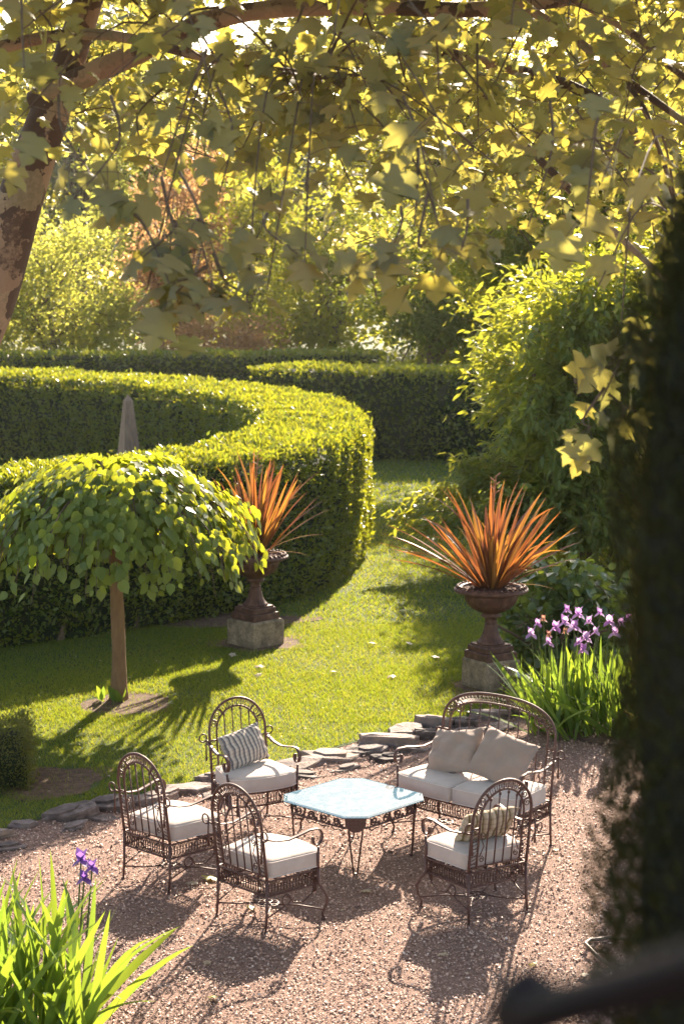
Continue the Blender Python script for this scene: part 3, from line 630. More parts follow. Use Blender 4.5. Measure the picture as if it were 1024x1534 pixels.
cypress('dark slim cypress standing close at the right edge, blurred', 0.72, 2.25, 4.91, 0.36, 170000, 51, 0.022, 0.152)
cypress('second slim cypress on the gravel, hidden mostly behind the near one', 2.80, 14.9, 4.6, 0.36, 7000, 52, 0.09)

# ------------------------------------------------------------------ the plane tree: trunk, limbs, twigs, leaves
def plane_tree():
    r = np.random.default_rng(61)
    bx, by = -3.55, 11.2
    root = empty('plane_tree', (bx, by, 0)); tag(root, 'mottled bark plane tree leaning in at left, its large lobed leaves hanging across the top', 'tree')
    B = np.array([bx, by, 0.0])
    def smooth(pts, n=8):
        P = np.array(pts, float); Q = []
        for i in range(len(P) - 1):
            p0, p1, p2, p3 = P[max(0, i - 1)], P[i], P[i + 1], P[min(len(P) - 1, i + 2)]
            for t in np.linspace(0, 1, n, endpoint=False):
                Q.append(0.5 * ((2 * p1) + (-p0 + p2) * t + (2 * p0 - 5 * p1 + 4 * p2 - p3) * t * t + (-p0 + 3 * p1 - 3 * p2 + p3) * t ** 3))
        Q.append(P[-1]); return np.array(Q)
    def limb(name, pts, parent=root, sides=9):
        Q = smooth(pts); mb = MB(); mb.tube(Q[:, :3] - B, Q[:, 3], sides); mb.build(name, M['planebark'], parent, True); return Q[:, :3]
    limb('trunk', [(-3.55, 11.2, -0.1, 0.26), (-3.1, 11.1, 1.4, 0.20), (-2.32, 11.0, 3.6, 0.165), (-2.09, 11.0, 4.18, 0.155), (-1.90, 11.0, 4.76, 0.135), (-1.72, 11.0, 5.24, 0.115), (-1.59, 11.0, 5.58, 0.095), (-1.38, 11.0, 6.25, 0.08), (-1.2, 11.0, 7.2, 0.06), (-1.1, 11.0, 8.3, 0.035)], sides=14)
    S = []
    S.append(limb('limb', [(-1.82, 11.0, 5.28, 0.07), (-1.60, 10.9, 5.38, 0.068), (-1.28, 10.8, 5.50, 0.064), (-0.85, 10.6, 5.66, 0.058), (-0.45, 10.4, 5.73, 0.052), (0.20, 10.2, 5.72, 0.046), (0.72, 10.0, 5.68, 0.042), (1.38, 9.9, 5.75, 0.036), (2.2, 9.8, 5.9, 0.028)]))
    S.append(limb('limb', [(0.95, 9.95, 5.70, 0.026), (1.22, 9.8, 5.50, 0.024), (1.42, 9.6, 5.30, 0.022), (1.62, 9.4, 5.12, 0.018), (1.9, 9.3, 4.9, 0.012)]))
    S.append(limb('limb', [(1.20, 9.9, 5.73, 0.022), (1.50, 9.7, 5.52, 0.020), (1.68, 9.5, 5.32, 0.018), (1.85, 9.4, 5.18, 0.014)]))
    S.append(limb('limb', [(1.33, 9.6, 5.40, 0.016), (1.50, 9.4, 5.15, 0.014), (1.55, 9.2, 4.95, 0.012), (1.60, 9.0, 4.7, 0.010), (1.62, 8.8, 4.4, 0.007)]))
    S.append(limb('limb', [(0.55, 13.5, 5.9, 0.045), (1.25, 13.6, 5.75, 0.042), (1.62, 13.4, 5.62, 0.04), (2.0, 13.3, 5.40, 0.036), (2.1, 13.2, 5.2, 0.03)]))
    S.append(limb('limb', [(0.9, 9.7, 5.0, 0.018), (1.18, 9.5, 4.70, 0.022), (1.40, 9.4, 4.48, 0.018), (1.62, 9.2, 4.25, 0.012)]))
    S.append(limb('limb', [(-2.3, 9.6, 5.2, 0.04), (-1.75, 9.4, 5.4, 0.034), (-1.2, 9.2, 5.45, 0.028), (-0.6, 9.0, 5.3, 0.02), (-0.1, 8.8, 5.2, 0.012)]))
    tw = MB(); tn = MB()
    # ---- near leaves: clusters on drooping twigs (x px, y px of the cluster in the picture's frame turned to metres by depth)
    f, p = 2727.0, math.atan(363 / 2727)
    def at(px, py, Y):
        u = (px - 512) / f; v = (767 - py) / f; dy = math.cos(p) + v * math.sin(p); dz = -math.sin(p) + v * math.cos(p); return np.array([u * Y / dy, Y, 4.3 + dz * Y / dy])
    LP = np.concatenate(S)
    near = []
    LIMB = [np.array(q, float) for q in ([(0, 430), (45, 290), (80, 200), (115, 90), (165, -10)], [(130, 130), (200, 95), (300, 55), (390, 30), (560, 28), (890, 5)])]
    def over_limb(px, py, w):
        for L in LIMB:
            for a, b in zip(L[:-1], L[1:]):
                t = np.clip(np.dot((px, py) - a, b - a) / np.dot(b - a, b - a), 0, 1)
                if np.linalg.norm((px, py) - (a + (b - a) * t)) < w: return True
        return False
    def cluster(c, k, spread, size, twig_from=None, down=0.55):
        if twig_from is None and r.random() < 0.6:
            a = LP[np.argmin(np.linalg.norm((LP - c) * np.array([1, 0.6, 1.3]), axis=1) + r.random(len(LP)) * 0.5)]
        else: a = c + np.array([r.uniform(-0.25, 0.25), r.uniform(0.1, 0.5), r.uniform(0.25, 0.5)]) if twig_from is None else twig_from
        mid = (a + c) / 2 + r.normal(size=3) * 0.05 + np.array([0, 0, 0.10 * np.linalg.norm(a - c)])
        Q = smooth([(*a, 0), (*mid, 0), (*c, 0)], 5)[:, :3]
        tn.tube(Q - B, np.linspace(0.007, 0.0025, len(Q)), 5)
        for _ in range(k):
            s = r.uniform(0.3, 1.0); q = Q[int(s * (len(Q) - 1))]
            out = unit(r.normal(size=3) * np.array([1, 0.8, 0.4])); tip = q + out * spread * r.uniform(0.3, 1.0) + np.array([0, 0, -0.25 * spread])
            tn.tube([q - B, (q + tip) / 2 - B + np.array([0, 0, 0.01]), tip - B], 0.0018, 3)
            d = unit(out * 0.55 + np.array([0, 0, -down]) + r.normal(size=3) * 0.25); nr = unit(np.array([0, -0.35, 0.75]) + r.normal(size=3) * 0.45 + out * 0.3)
            near.append((tip, d, nr, size * r.uniform(0.6, 1.2)))
    # the low hanging sprays
    cluster(at(320, 430, 6.2), 10, 0.184, 0.132, at(300, 330, 6.5)); cluster(at(250, 455, 6.2), 8, 0.1495, 0.132, at(310, 400, 6.4)); cluster(at(380, 445, 6.2), 7, 0.1495, 0.119, at(320, 380, 6.4)); cluster(at(305, 470, 6.1), 4, 0.092, 0.126, at(300, 420, 6.3))
    cluster(at(445, 380, 6.3), 6, 0.13799999999999998, 0.112, at(400, 320, 6.5)); cluster(at(215, 385, 6.3), 6, 0.13799999999999998, 0.112, at(260, 330, 6.5))
    cluster(at(640, 360, 6.2), 6, 0.1725, 0.119, at(640, 290, 6.4)); cluster(at(580, 385, 6.2), 4, 0.11499999999999999, 0.105, at(600, 310, 6.4)); cluster(at(690, 375, 6.2), 4, 0.11499999999999999, 0.098, at(700, 300, 6.4)); cluster(at(565, 455, 6.4), 3, 0.057499999999999996, 0.091, at(520, 420, 6.6))
    cluster(at(900, 600, 7.0), 9, 0.14, 0.135, at(940, 480, 7.3)); cluster(at(885, 640, 7.0), 6, 0.11, 0.12, at(905, 580, 7.05)); cluster(at(925, 640, 7.05), 5, 0.11, 0.125, at(910, 590, 7.05))
    cluster(at(890, 440, 7.0), 6, 0.161, 0.112); cluster(at(930, 480, 7.2), 4, 0.13799999999999998, 0.105); cluster(at(820, 300, 6.8), 7, 0.184, 0.119); cluster(at(790, 340, 6.8), 6, 0.1495, 0.112)
    for (px, py, k) in ((300, 450, 5), (260, 440, 4), (370, 445, 4), (400, 435, 6), (455, 425, 4), (215, 455, 4), (350, 455, 3), (620, 345, 4), (670, 385, 4), (655, 335, 3)): cluster(at(px, py, 6.3), k, 0.15, 0.12)
    for (px, py, k) in ((20, 60, 8), (60, 110, 6), (15, 190, 7), (90, 200, 6), (140, 260, 6), (205, 215, 7), (60, 30, 6), (330, 150, 6), (300, 230, 7), (370, 250, 8), (345, 290, 6), (460, 160, 8), (430, 120, 6), (510, 70, 5), (520, 210, 6),
                        (560, 130, 6), (600, 240, 7), (660, 130, 7), (700, 190, 7), (640, 200, 6), (720, 280, 6), (760, 240, 6), (810, 180, 5), (860, 220, 5), (880, 270, 6), (930, 200, 5), (940, 90, 5), (850, 40, 5), (780, 60, 4), (990, 60, 6), (610, 20, 5), (270, 90, 5), (200, 60, 4), (390, 60, 5), (160, 150, 5), (960, 330, 5), (880, 350, 5), (480, 280, 5), (540, 290, 5), (660, 270, 5), (250, 270, 5), (110, 290, 4)):
        if over_limb(px, py + 15, 42): k = 2
        cluster(at(px + r.uniform(-25, 25), py + r.uniform(-15, 15), r.uniform(5.8, 8.6)), int(k * 1.4), 0.20, 0.11)
    near.sort(key=lambda q: q[0][1])
    mes = []
    for T in T_PLANES:
        me = arrays_mesh('leaf', T[0], T[1], np.zeros(len(T[0])), False); me.materials.append(M['plane']); mes.append(me)
    from mathutils import Matrix
    for i_, (t, d, nr, s) in enumerate(near[:300]):
        o = bpy.data.objects.new('leaf', mes[i_ % 4]); COL.objects.link(o); o.parent = root
        Rm = frames(d[None], nr[None])[0]; mt = Matrix(Rm.tolist()).to_4x4() @ Matrix.Diagonal((s * r.uniform(0.85, 1.1), s, s, 1)); mt.translation = (t - B).tolist(); o.matrix_local = mt
    # ---- farther leaves and the crown above the picture, joined
    parts = []
    rest = near[300:]
    if rest: parts.extend(scatter_plane(np.array([q[0] for q in rest]) - B, frames(np.array([q[1] for q in rest]), np.array([q[2] for q in rest])), np.array([q[3] for q in rest]), r.random(len(rest))))
    def cloud(n, pts_fn, size, twigs, per):
        for _ in range(twigs):
            c = pts_fn(); a = c + np.array([r.normal() * 0.3, r.uniform(-0.1, 0.4), r.uniform(0.1, 0.5)])
            mid = (a + c) / 2 + r.normal(size=3) * 0.08; Q = smooth([(*a, 0), (*mid, 0), (*c, 0)], 4)[:, :3]; tw.tube(Q - B, np.linspace(0.006, 0.002, len(Q)), 4, caps=False)
            idx = r.integers(0, len(Q), per); pos = Q[idx] + r.normal(size=(per, 3)) * np.array([0.16, 0.16, 0.11])
            d = unit(r.normal(size=(per, 3)) * np.array([0.7, 0.7, 0.3]) + np.array([0, 0, -0.45])); nr = unit(np.array([0, 0, 0.8]) + r.normal(size=(per, 3)) * 0.5)
            parts.extend(scatter_plane(pos - B, frames(d, nr), size * (0.55 + 0.7 * r.random(per)), r.random(per)))
    def mid_pt():
        while True:
            px, py = r.uniform(-60, 1080), r.uniform(-60, 330)
            if px < 560 and py > 230 and r.random() < 0.75: continue
            if 150 < px < 330 and 170 < py and r.random() < 0.6: continue
            if over_limb(px, py, 45): continue
            return at(px, py, r.uniform(8.0, 11.5))
    def far_pt():
        while True:
            px, py = r.uniform(-80, 1100), r.uniform(-60, 400)
            if px < 620 and py > 215 and r.random() < 0.85: continue
            if 130 < px < 560 and 20 < py < 110 and r.random() < 0.5: continue
            if py > 330 and r.random() < 0.6: continue
            return at(px, py, r.uniform(12.5, 17.0))
    cloud(0, mid_pt, 0.115, 66, 9)
    cloud(0, far_pt, 0.115, 350, 14)
    for _ in range(1):
        n = 6500; y = r.uniform(6.3, 12.0, n); x = r.uniform(-5.5, 5.5, n); lo = 4.3 + (y * 0.150) + 0.25; z = lo + r.random(n) * 2.6
        pos = np.stack([x, y, z], 1); d = unit(r.normal(size=(n, 3)) * np.array([0.7, 0.7, 0.3]) + np.array([0, 0, -0.4])); nr = unit(np.array([0, 0, 0.8]) + r.normal(size=(n, 3)) * 0.5)
        parts.extend(scatter_plane(pos - B, frames(d, nr), 0.2 * (0.7 + 0.6 * r.random(n)), r.random(n)))
    V, F, A = join_arrays(parts)
    tag(link_mesh('crown', arrays_mesh('crown', V, F, A), M['plane'], root), kind='stuff')
    tag(tw.build('branch', M['twig'], root), kind='stuff'); tag(tn.build('twig', M['twig'], root), kind='stuff')
plane_tree()

# ------------------------------------------------------------------ weeping tree on the lawn
def weeping_tree():
    r = np.random.default_rng(71); x, y = -2.25, 17.95
    root = empty('weeping_tree', (x, y, 0)); tag(root, 'small weeping standard tree with an umbrella of heart shaped leaves on one straight trunk', 'tree')
    mb = MB(); zz = np.linspace(-0.05, 1.95, 12)
    mb.tube([(0.012 * math.sin(q * 3), 0.02 * math.cos(q * 4), q) for q in zz], [0.077 - 0.010 * q + 0.02 * math.exp(-q * 9) + 0.003 * math.sin(9 * q) for q in zz], 14)
    mb.build('trunk', M['stump'], root, True)
    br = MB(); leaves = []
    def strand(a, reach, top, drop, n):
        p0 = np.array([0, 0, 1.85]); dirv = np.array([math.cos(a), math.sin(a), 0])
        p1 = p0 + dirv * reach * 0.45 + np.array([0, 0, top]); p2 = p0 + dirv * reach + np.array([0, 0, top * 0.55]); p3 = p2 + dirv * 0.12 + np.array([0, 0, -drop])
        P = [(1 - s) ** 3 * p0 + 3 * s * (1 - s) ** 2 * p1 + 3 * s * s * (1 - s) * p2 + s ** 3 * p3 for s in np.linspace(0, 1, 12)]
        br.tube(P, np.linspace(0.014, 0.003, 12), 4, caps=False); P = np.array(P)
        for _ in range(n):
            s = r.uniform(0.12, 1.0); k = min(10, int(s * 11)); q = P[k] + (P[k + 1] - P[k]) * r.random(); t = unit(P[k + 1] - P[k])
            side = np.array([-dirv[1], dirv[0], 0]) * r.choice([-1, 1]); d = unit(t * 0.5 + side * r.uniform(0.1, 0.8) + dirv * 0.35 + np.array([0, 0, -0.55]) + r.normal(size=3) * 0.2)
            up = unit(dirv * (0.25 + 0.9 * s) + np.array([0, 0, 1.25 - 1.0 * s])); nr = unit(up + r.normal(size=3) * 0.33)
            leaves.append((q + side * 0.03 + up * r.uniform(0.0, 0.10) + r.normal(size=3) * 0.02, d, nr, r.choice([0.065, 0.085, 0.10, 0.115, 0.13]) * r.uniform(0.85, 1.1)))
    for k in range(310):
        a = k * 2.39996; u = (k + 0.5) / 310; reach = 1.33 * (0.30 + 0.70 * math.sqrt(u)) * r.uniform(0.9, 1.06); top = 0.72 * (1 - 0.45 * u) * r.uniform(0.75, 1.35)
        strand(a, reach, top, r.uniform(0.45, 0.78) * (0.4 + 0.6 * u) + 0.28 * top, int(r.integers(28, 42)))
    tag(br.build('branch', M['twig'], root), kind='stuff')
    leaves.sort(key=lambda q: q[0][1] - 0.3 * q[0][2])
    me = arrays_mesh('leaf', T_HEART[0], T_HEART[1], np.zeros(len(T_HEART[0])), True); me.materials.append(M['weep'])
    from mathutils import Matrix
    for (t, d, nr, s) in leaves[:300]:
        o = bpy.data.objects.new('leaf', me); COL.objects.link(o); o.parent = root
        mt = Matrix(frames(d[None], nr[None])[0].tolist()).to_4x4() @ Matrix.Diagonal((s, s, s, 1)); mt.translation = t.tolist(); o.matrix_local = mt
    q = leaves[300:]
    V, F, A = scatter(*T_HEART, np.array([k[0] for k in q]), frames(np.array([k[1] for k in q]), np.array([k[2] for k in q])), np.array([k[3] for k in q]), r.random(len(q)))
    tag(link_mesh('crown', arrays_mesh('crown', V, F, A, True), M['weep'], root), kind='stuff')
    # suckers at the foot
    sp = []
    for k in range(9):
        a = r.uniform(2.5, 5.5); q = np.array([0.14 * math.cos(a) - 0.05, 0.14 * math.sin(a), 0]); d = unit(np.array([r.normal() * 0.3, r.normal() * 0.3, 1.0])); sp.append((q, d, unit(r.normal(size=3)), r.uniform(0.10, 0.2)))
    V, F, A = scatter(*T_LONG, np.array([k[0] for k in sp]), frames(np.array([k[1] for k in sp]), np.array([k[2] for k in sp])), np.array([k[3] for k in sp]), r.random(len(sp)))
    link_mesh('sucker', arrays_mesh('sucker', V, F, A), M['iris'], root)
weeping_tree()

# ------------------------------------------------------------------ urns, plinths, flax
def urn(x, y, z, rz, label):
    root = empty('garden_urn', (x, y, z), rz); tag(root, label, 'urn', 'cast iron garden urns')
    b = MB(); b.box((0, 0, 0.04), (0.39, 0.39, 0.08), 0, 0.006); b.box((0, 0, 0.0795 + 0.03), (0.34, 0.34, 0.06), 0, 0.008); b.box((0, 0, 0.139 + 0.01), (0.30, 0.30, 0.02), 0, 0.004)
    b.build('foot', M['cast_iron'], root)
    fl = lambda i, a: 1 + 0.035 * math.cos(20 * a)
    b = MB(); b.lathe([(0.140, 0.158), (0.146, 0.170), (0.128, 0.185), (0.108, 0.21), (0.088, 0.25), (0.073, 0.30), (0.064, 0.345), (0.060, 0.37)], 80, fl); b.build('stem', M['cast_iron'], root, True)
    b = MB(); b.lathe([(0.058, 0.368), (0.068, 0.378), (0.062, 0.388), (0.062, 0.425), (0.078, 0.432), (0.104, 0.444), (0.106, 0.456), (0.088, 0.468), (0.090, 0.480), (0.100, 0.488)], 40); b.build('collar', M['cast_iron'], root, True)
    ga = lambda i, a: 1 + 0.030 * abs(math.cos(16 * a)) * (1 if 1 <= i <= 5 else 0.15)
    b = MB(); b.lathe([(0.098, 0.486), (0.15, 0.505), (0.20, 0.535), (0.24, 0.575), (0.262, 0.62), (0.272, 0.66), (0.275, 0.685)], 128, ga); b.build('bowl', M['cast_iron'], root, True)
    rm = lambda i, a: 1 + 0.016 * abs(math.cos(18 * a)) * (1 if i in (2, 3, 4) else 0)
    b = MB(); b.lathe([(0.270, 0.680), (0.300, 0.690), (0.365, 0.700), (0.382, 0.715), (0.376, 0.738), (0.345, 0.752), (0.315, 0.756), (0.300, 0.748), (0.292, 0.70)], 144, rm, False); b.build('rim', M['cast_iron'], root, True)
    b = MB(); bx = b
    for k in range(36):
        a = 2 * math.pi * k / 36; c = (0.345 * math.cos(a), 0.345 * math.sin(a), 0.752); bx.tube([(c[0] * 0.93, c[1] * 0.93, 0.753), (c[0], c[1], 0.760), (c[0] * 1.07, c[1] * 1.07, 0.742)], [0.008, 0.014, 0.008], 6)
    b.build('rim_beading', M['cast_iron'], root, True)
    rr = np.random.default_rng(5); b = MB(); n = 24; V = [(0, 0, 0.765)]; 
    for ring, q in ((1, 0.1), (2, 0.2), (3, 0.296)):
        for k in range(n): a = 2 * math.pi * k / n; V.append((q * math.cos(a), q * math.sin(a), 0.755 - 0.03 * (q / 0.296) ** 2 + rr.normal() * 0.006))
    F = [(0, 1 + k, 1 + (k + 1) % n) for k in range(n)]
    for ring in (0, 1):
        for k in range(n): F.append((1 + ring * n + k, 1 + (ring + 1) * n + k, 1 + (ring + 1) * n + (k + 1) % n, 1 + ring * n + (k + 1) % n))
    b.add(V, F); b.build('soil', M['mulch'], root)
    n = 700; a = rr.random(n) * 6.283; q = 0.285 * np.sqrt(rr.random(n)); pos = np.stack([q * np.cos(a), q * np.sin(a), 0.757 - 0.03 * (q / 0.296) ** 2], 1)
    V, F, A = scatter(*T_DIAMOND, pos, frames(unit(rr.normal(size=(n, 3)) * (1, 1, 0.3)), unit(rr.normal(size=(n, 3)) * 0.5 + np.array([0, 0, 1]))), 0.03 * (0.5 + rr.random(n)), rr.random(n))
    tag(link_mesh('bark_chips', arrays_mesh('bark_chips', V, F, A), M['mulch'], root), kind='stuff')

def plinth(x, y, rz, a, h, label):
    r = random.Random(int(a * 1000)); b = MB(); n = 6; V = []; F = []
    b.box((0, 0, h / 2 - 0.02), (a, a, h + 0.04), 0, 0.018)
    o = b.build('stone_plinth', M['block']); o.location = (x, y, 0); o.rotation_euler = (0, 0, rz); tag(o, label, 'plinth', 'stone blocks under the urns')
    for v in o.data.vertices: v.co.x += r.uniform(-0.008, 0.008); v.co.y += r.uniform(-0.008, 0.008); v.co.z += r.uniform(-0.004, 0.004)

def blade_mesh(name, L, w, arch, segs=9, fold=0.35, m=None, twist=0.0, streak=0.0):
    """long tapered leaf with a folded midrib, rising along z and arching towards +x"""
    V = []; F = []
    x = z = 0.0; ang = 0.0
    for i in range(segs + 1):
        t = i / segs; ww = w / 2 * (min(1, 0.55 + 1.6 * t) * (1 - t ** 3.2) ** 0.8 + 0.02 * (1 - t))
        tw = twist * t; cy, sy = math.cos(tw), math.sin(tw)
        nx, nz = -math.cos(ang), math.sin(ang)
        for s in (-1, 0, 1):
            lift = fold * ww if s != 0 else 0
            V.append((x + nx * lift * cy + s * ww * sy * 0.8, s * ww * cy, z + nz * lift))
        ang = arch * t ** 1.5 * 1.2; x += L / segs * math.sin(ang); z += L / segs * math.cos(ang)
    for i in range(segs):
        for j in (0, 1): F.append((3 * i + j, 3 * i + j + 1, 3 * i + 4 + j, 3 * i + 3 + j))
    A = [(0.0 if j == 1 else streak * (0.5 + 0.5 * math.sin(i * 1.3 + j))) + streak * 0.35 * (i / segs) ** 2 for i in range(segs + 1) for j in range(3)]
    me = arrays_mesh(name, V, F, A, True); me.materials.append(m); return me

from mathutils import Matrix, Euler
def blade(me, root, a, tilt, loc, s=1.0, spin=0.0, name='leaf', lean=0.0):
    o = bpy.data.objects.new(name, me); COL.objects.link(o); o.parent = root
    o.matrix_local = Matrix.Translation(loc) @ Matrix.Rotation(lean, 4, 'Y') @ Matrix.Rotation(a, 4, 'Z') @ Matrix.Rotation(tilt, 4, 'Y') @ Matrix.Rotation(spin, 4, 'Z') @ Matrix.Scale(s, 4)
    return o

def flax(x, y, z, n, seed, tilts, L0, label, special=(), dry=3):
    r = random.Random(seed); root = empty('flax_plant', (x, y, z)); tag(root, label, 'plant', 'bronze flax plants in the urns')
    mes = [blade_mesh('leaf', 1.0, w, ar, 9, 0.35, M['flax'], tw, 0.30) for (w, ar, tw) in ((0.050, 0.10, 0.2), (0.056, 0.30, -0.3), (0.040, 0.05, 0.5), (0.050, 0.55, 0.1), (0.046, 0.20, -0.8), (0.036, 0.9, 0.6))]
    for k in range(n):
        a = k * 2.39996 + r.uniform(-0.3, 0.3); u = (k + 0.5) / n; tilt = R(tilts[0] + (tilts[1] - tilts[0]) * u ** 0.85 + r.uniform(-6, 6))
        L = L0 * r.uniform(0.68, 1.04) * (1 - 0.10 * u); rad = 0.02 + 0.09 * u
        blade(r.choice(mes), root, a, tilt, (rad * math.cos(a), rad * math.sin(a), -0.02), L, r.uniform(-0.7, 0.7))
    for (a, tilt, L) in special:
        blade(mes[1], root, R(a), R(tilt), (0.1 * math.cos(R(a)), 0.1 * math.sin(R(a)), -0.02), L)
    md = blade_mesh('dry_leaf', 1.0, 0.016, 0.5, 8, 0.5, M['dryflax'], 0.8)
    for k in range(dry): blade(md, root, [0.1, -0.35, 3.3, 2.9][k], R([62, 78, 55, 66][k]), (0.05, 0, 0), L0 * [0.62, 0.52, 0.7, 0.6][k], 0, 'dry_leaf')
    b = MB(); b.tube([(0.0, 0, 0), (0.02, 0.02, L0 * 0.7), (0.04, 0.03, L0 * 0.93)], [0.008, 0.006, 0.004], 5)
    for k in range(5): b.tube([(0.03, 0.025, L0 * (0.78 + 0.035 * k)), (0.03 + 0.05 * (-1) ** k, 0.03, L0 * (0.81 + 0.035 * k))], [0.004, 0.007], 4)
    b.build('flower_stalk', M['witherpetal'], root)

plinth(1.54, 18.55, R(33), 0.43, 0.30, 'stained stone block under the right urn, half behind the settee')
urn(1.54, 18.55, 0.30, R(33), 'fluted rusty urn at right above the settee, dark against the lawn')
flax(1.54, 18.55, 1.05, 74, 81, (3, 52), 1.24, 'wide spiky bronze flax fanned out in the right urn', ((178, 54, 1.2), (186, 58, 1.2), (170, 50, 1.2), (192, 64, 1.1), (200, 58, 1.15), (160, 56, 1.1), (8, 54, 1.0), (-8, 60, 0.9)))
plinth(-1.0, 20.72, R(44), 0.465, 0.30, 'lichen spotted stone block on the lawn under the left urn')
urn(-1.0, 20.72, 0.30, R(44), 'fluted rusty urn at left in front of the curved hedge')
flax(-1.0, 20.72, 1.05, 56, 82, (2, 36), 1.27, 'upright glowing orange flax in the left urn behind the weeping tree', ((6, 48, 0.95), (-6, 40, 1.0)), 4)

def obelisk():
    root = empty('stone_obelisk', (-4.05, 34.5, 0), R(28)); tag(root, 'tapering stone obelisk standing inside the hedge loop', 'obelisk')
    b = MB(); b.box((0, 0, 0.06), (0.62, 0.62, 0.12), 0, 0.01); b.build('base', M['obelisk'], root)
    b = MB(); w0, w1, h = 0.235, 0.07, 1.72
    V = [(-w0, -w0, 0.12), (w0, -w0, 0.12), (w0, w0, 0.12), (-w0, w0, 0.12), (-w1, -w1, 0.12 + h), (w1, -w1, 0.12 + h), (w1, w1, 0.12 + h), (-w1, w1, 0.12 + h)]
    b.add(V, [(3, 2, 1, 0), (0, 1, 5, 4), (1, 2, 6, 5), (2, 3, 7, 6), (3, 0, 4, 7), (4, 5, 6, 7)]); b.build('shaft', M['obelisk'], root)
    b = MB(); z = 0.122 + h; b.add([(-w1, -w1, z), (w1, -w1, z), (w1, w1, z), (-w1, w1, z), (0, 0, z + 0.11)], [(3, 2, 1, 0), (0, 1, 4), (1, 2, 4), (2, 3, 4), (3, 0, 4)]); b.build('cap', M['obelisk'], root)
obelisk()

# ------------------------------------------------------------------ stone edging
def rock(x, y, lx, ly, h, rz, z, seed, label):
    """angular split slab: few corners, steep broken sides, a stepped and tilted top"""
    r = random.Random(seed); n = r.randint(5, 7); lx, ly, h = lx * r.uniform(1.1, 1.4), ly * r.uniform(1.1, 1.45), h * r.uniform(0.38, 0.66)
    ang = sorted(2 * math.pi * (i + r.uniform(-0.28, 0.28)) / n for i in range(n))
    cor = [(lx / 2 * r.uniform(0.8, 1.12) * math.cos(a), ly / 2 * r.uniform(0.8, 1.12) * math.sin(a)) for a in ang]
    out = []
    for i in range(n):
        p, q = cor[i], cor[(i + 1) % n]
        for t in (0, 0.35, 0.7):
            k = r.uniform(-0.05, 0.05) if t else 0
            out.append((p[0] + (q[0] - p[0]) * t - (q[1] - p[1]) * k, p[1] + (q[1] - p[1]) * t + (q[0] - p[0]) * k))
    N = len(out); V = []; F = []; tx, ty = r.uniform(-0.14, 0.14), r.uniform(-0.16, 0.10)
    rings = ((1.05, 0.0), (1.06, 0.45), (0.99, 0.50), (1.0, 0.86), (0.955, 0.99), (0.60, 1.0))
    for (k, q) in rings:
        for (px, py) in out:
            kk = k * (1 + r.uniform(-0.03, 0.03)); V.append((px * kk, py * kk, -0.03 + (h + 0.03) * q + (tx * px + ty * py) * (q > 0.2) + r.uniform(-0.004, 0.004)))
    V.append((0, 0, h + r.uniform(-0.006, 0.010)))
    for j in range(len(rings) - 1):
        for i in range(N): F.append((j * N + i, j * N + (i + 1) % N, (j + 1) * N + (i + 1) % N, (j + 1) * N + i))
    t = (len(rings) - 1) * N
    for i in range(N): F.append((t + i, t + (i + 1) % N, len(V) - 1))
    if r.random() < 0.7:      # a thin flake left on top
        m_ = 6; c = (r.uniform(-0.15, 0.15) * lx, r.uniform(-0.15, 0.15) * ly); o = len(V); zt = h
        for zz, k in ((-0.02, 1.0), (0.016, 0.97)):
            for i in range(m_):
                a = 2 * math.pi * i / m_; rr = random.Random(seed * 9 + i).uniform(0.22, 0.34) * k; V.append((c[0] + lx * rr * math.cos(a), c[1] + ly * rr * math.sin(a), zt + zz + tx * (c[0] + lx * rr * math.cos(a)) + ty * (c[1] + ly * rr * math.sin(a))))
        for i in range(m_): F.append((o + i, o + (i + 1) % m_, o + m_ + (i + 1) % m_, o + m_ + i))
        F.append(tuple(o + m_ + i for i in range(m_)))
    b = MB(); b.add(V, F); o = b.build('edging_stone', M['rock']); o.location = (x, y, z - 0.015); o.rotation_euler = (0, 0, rz); tag(o, label, 'stone', 'flat stones edging the lawn')

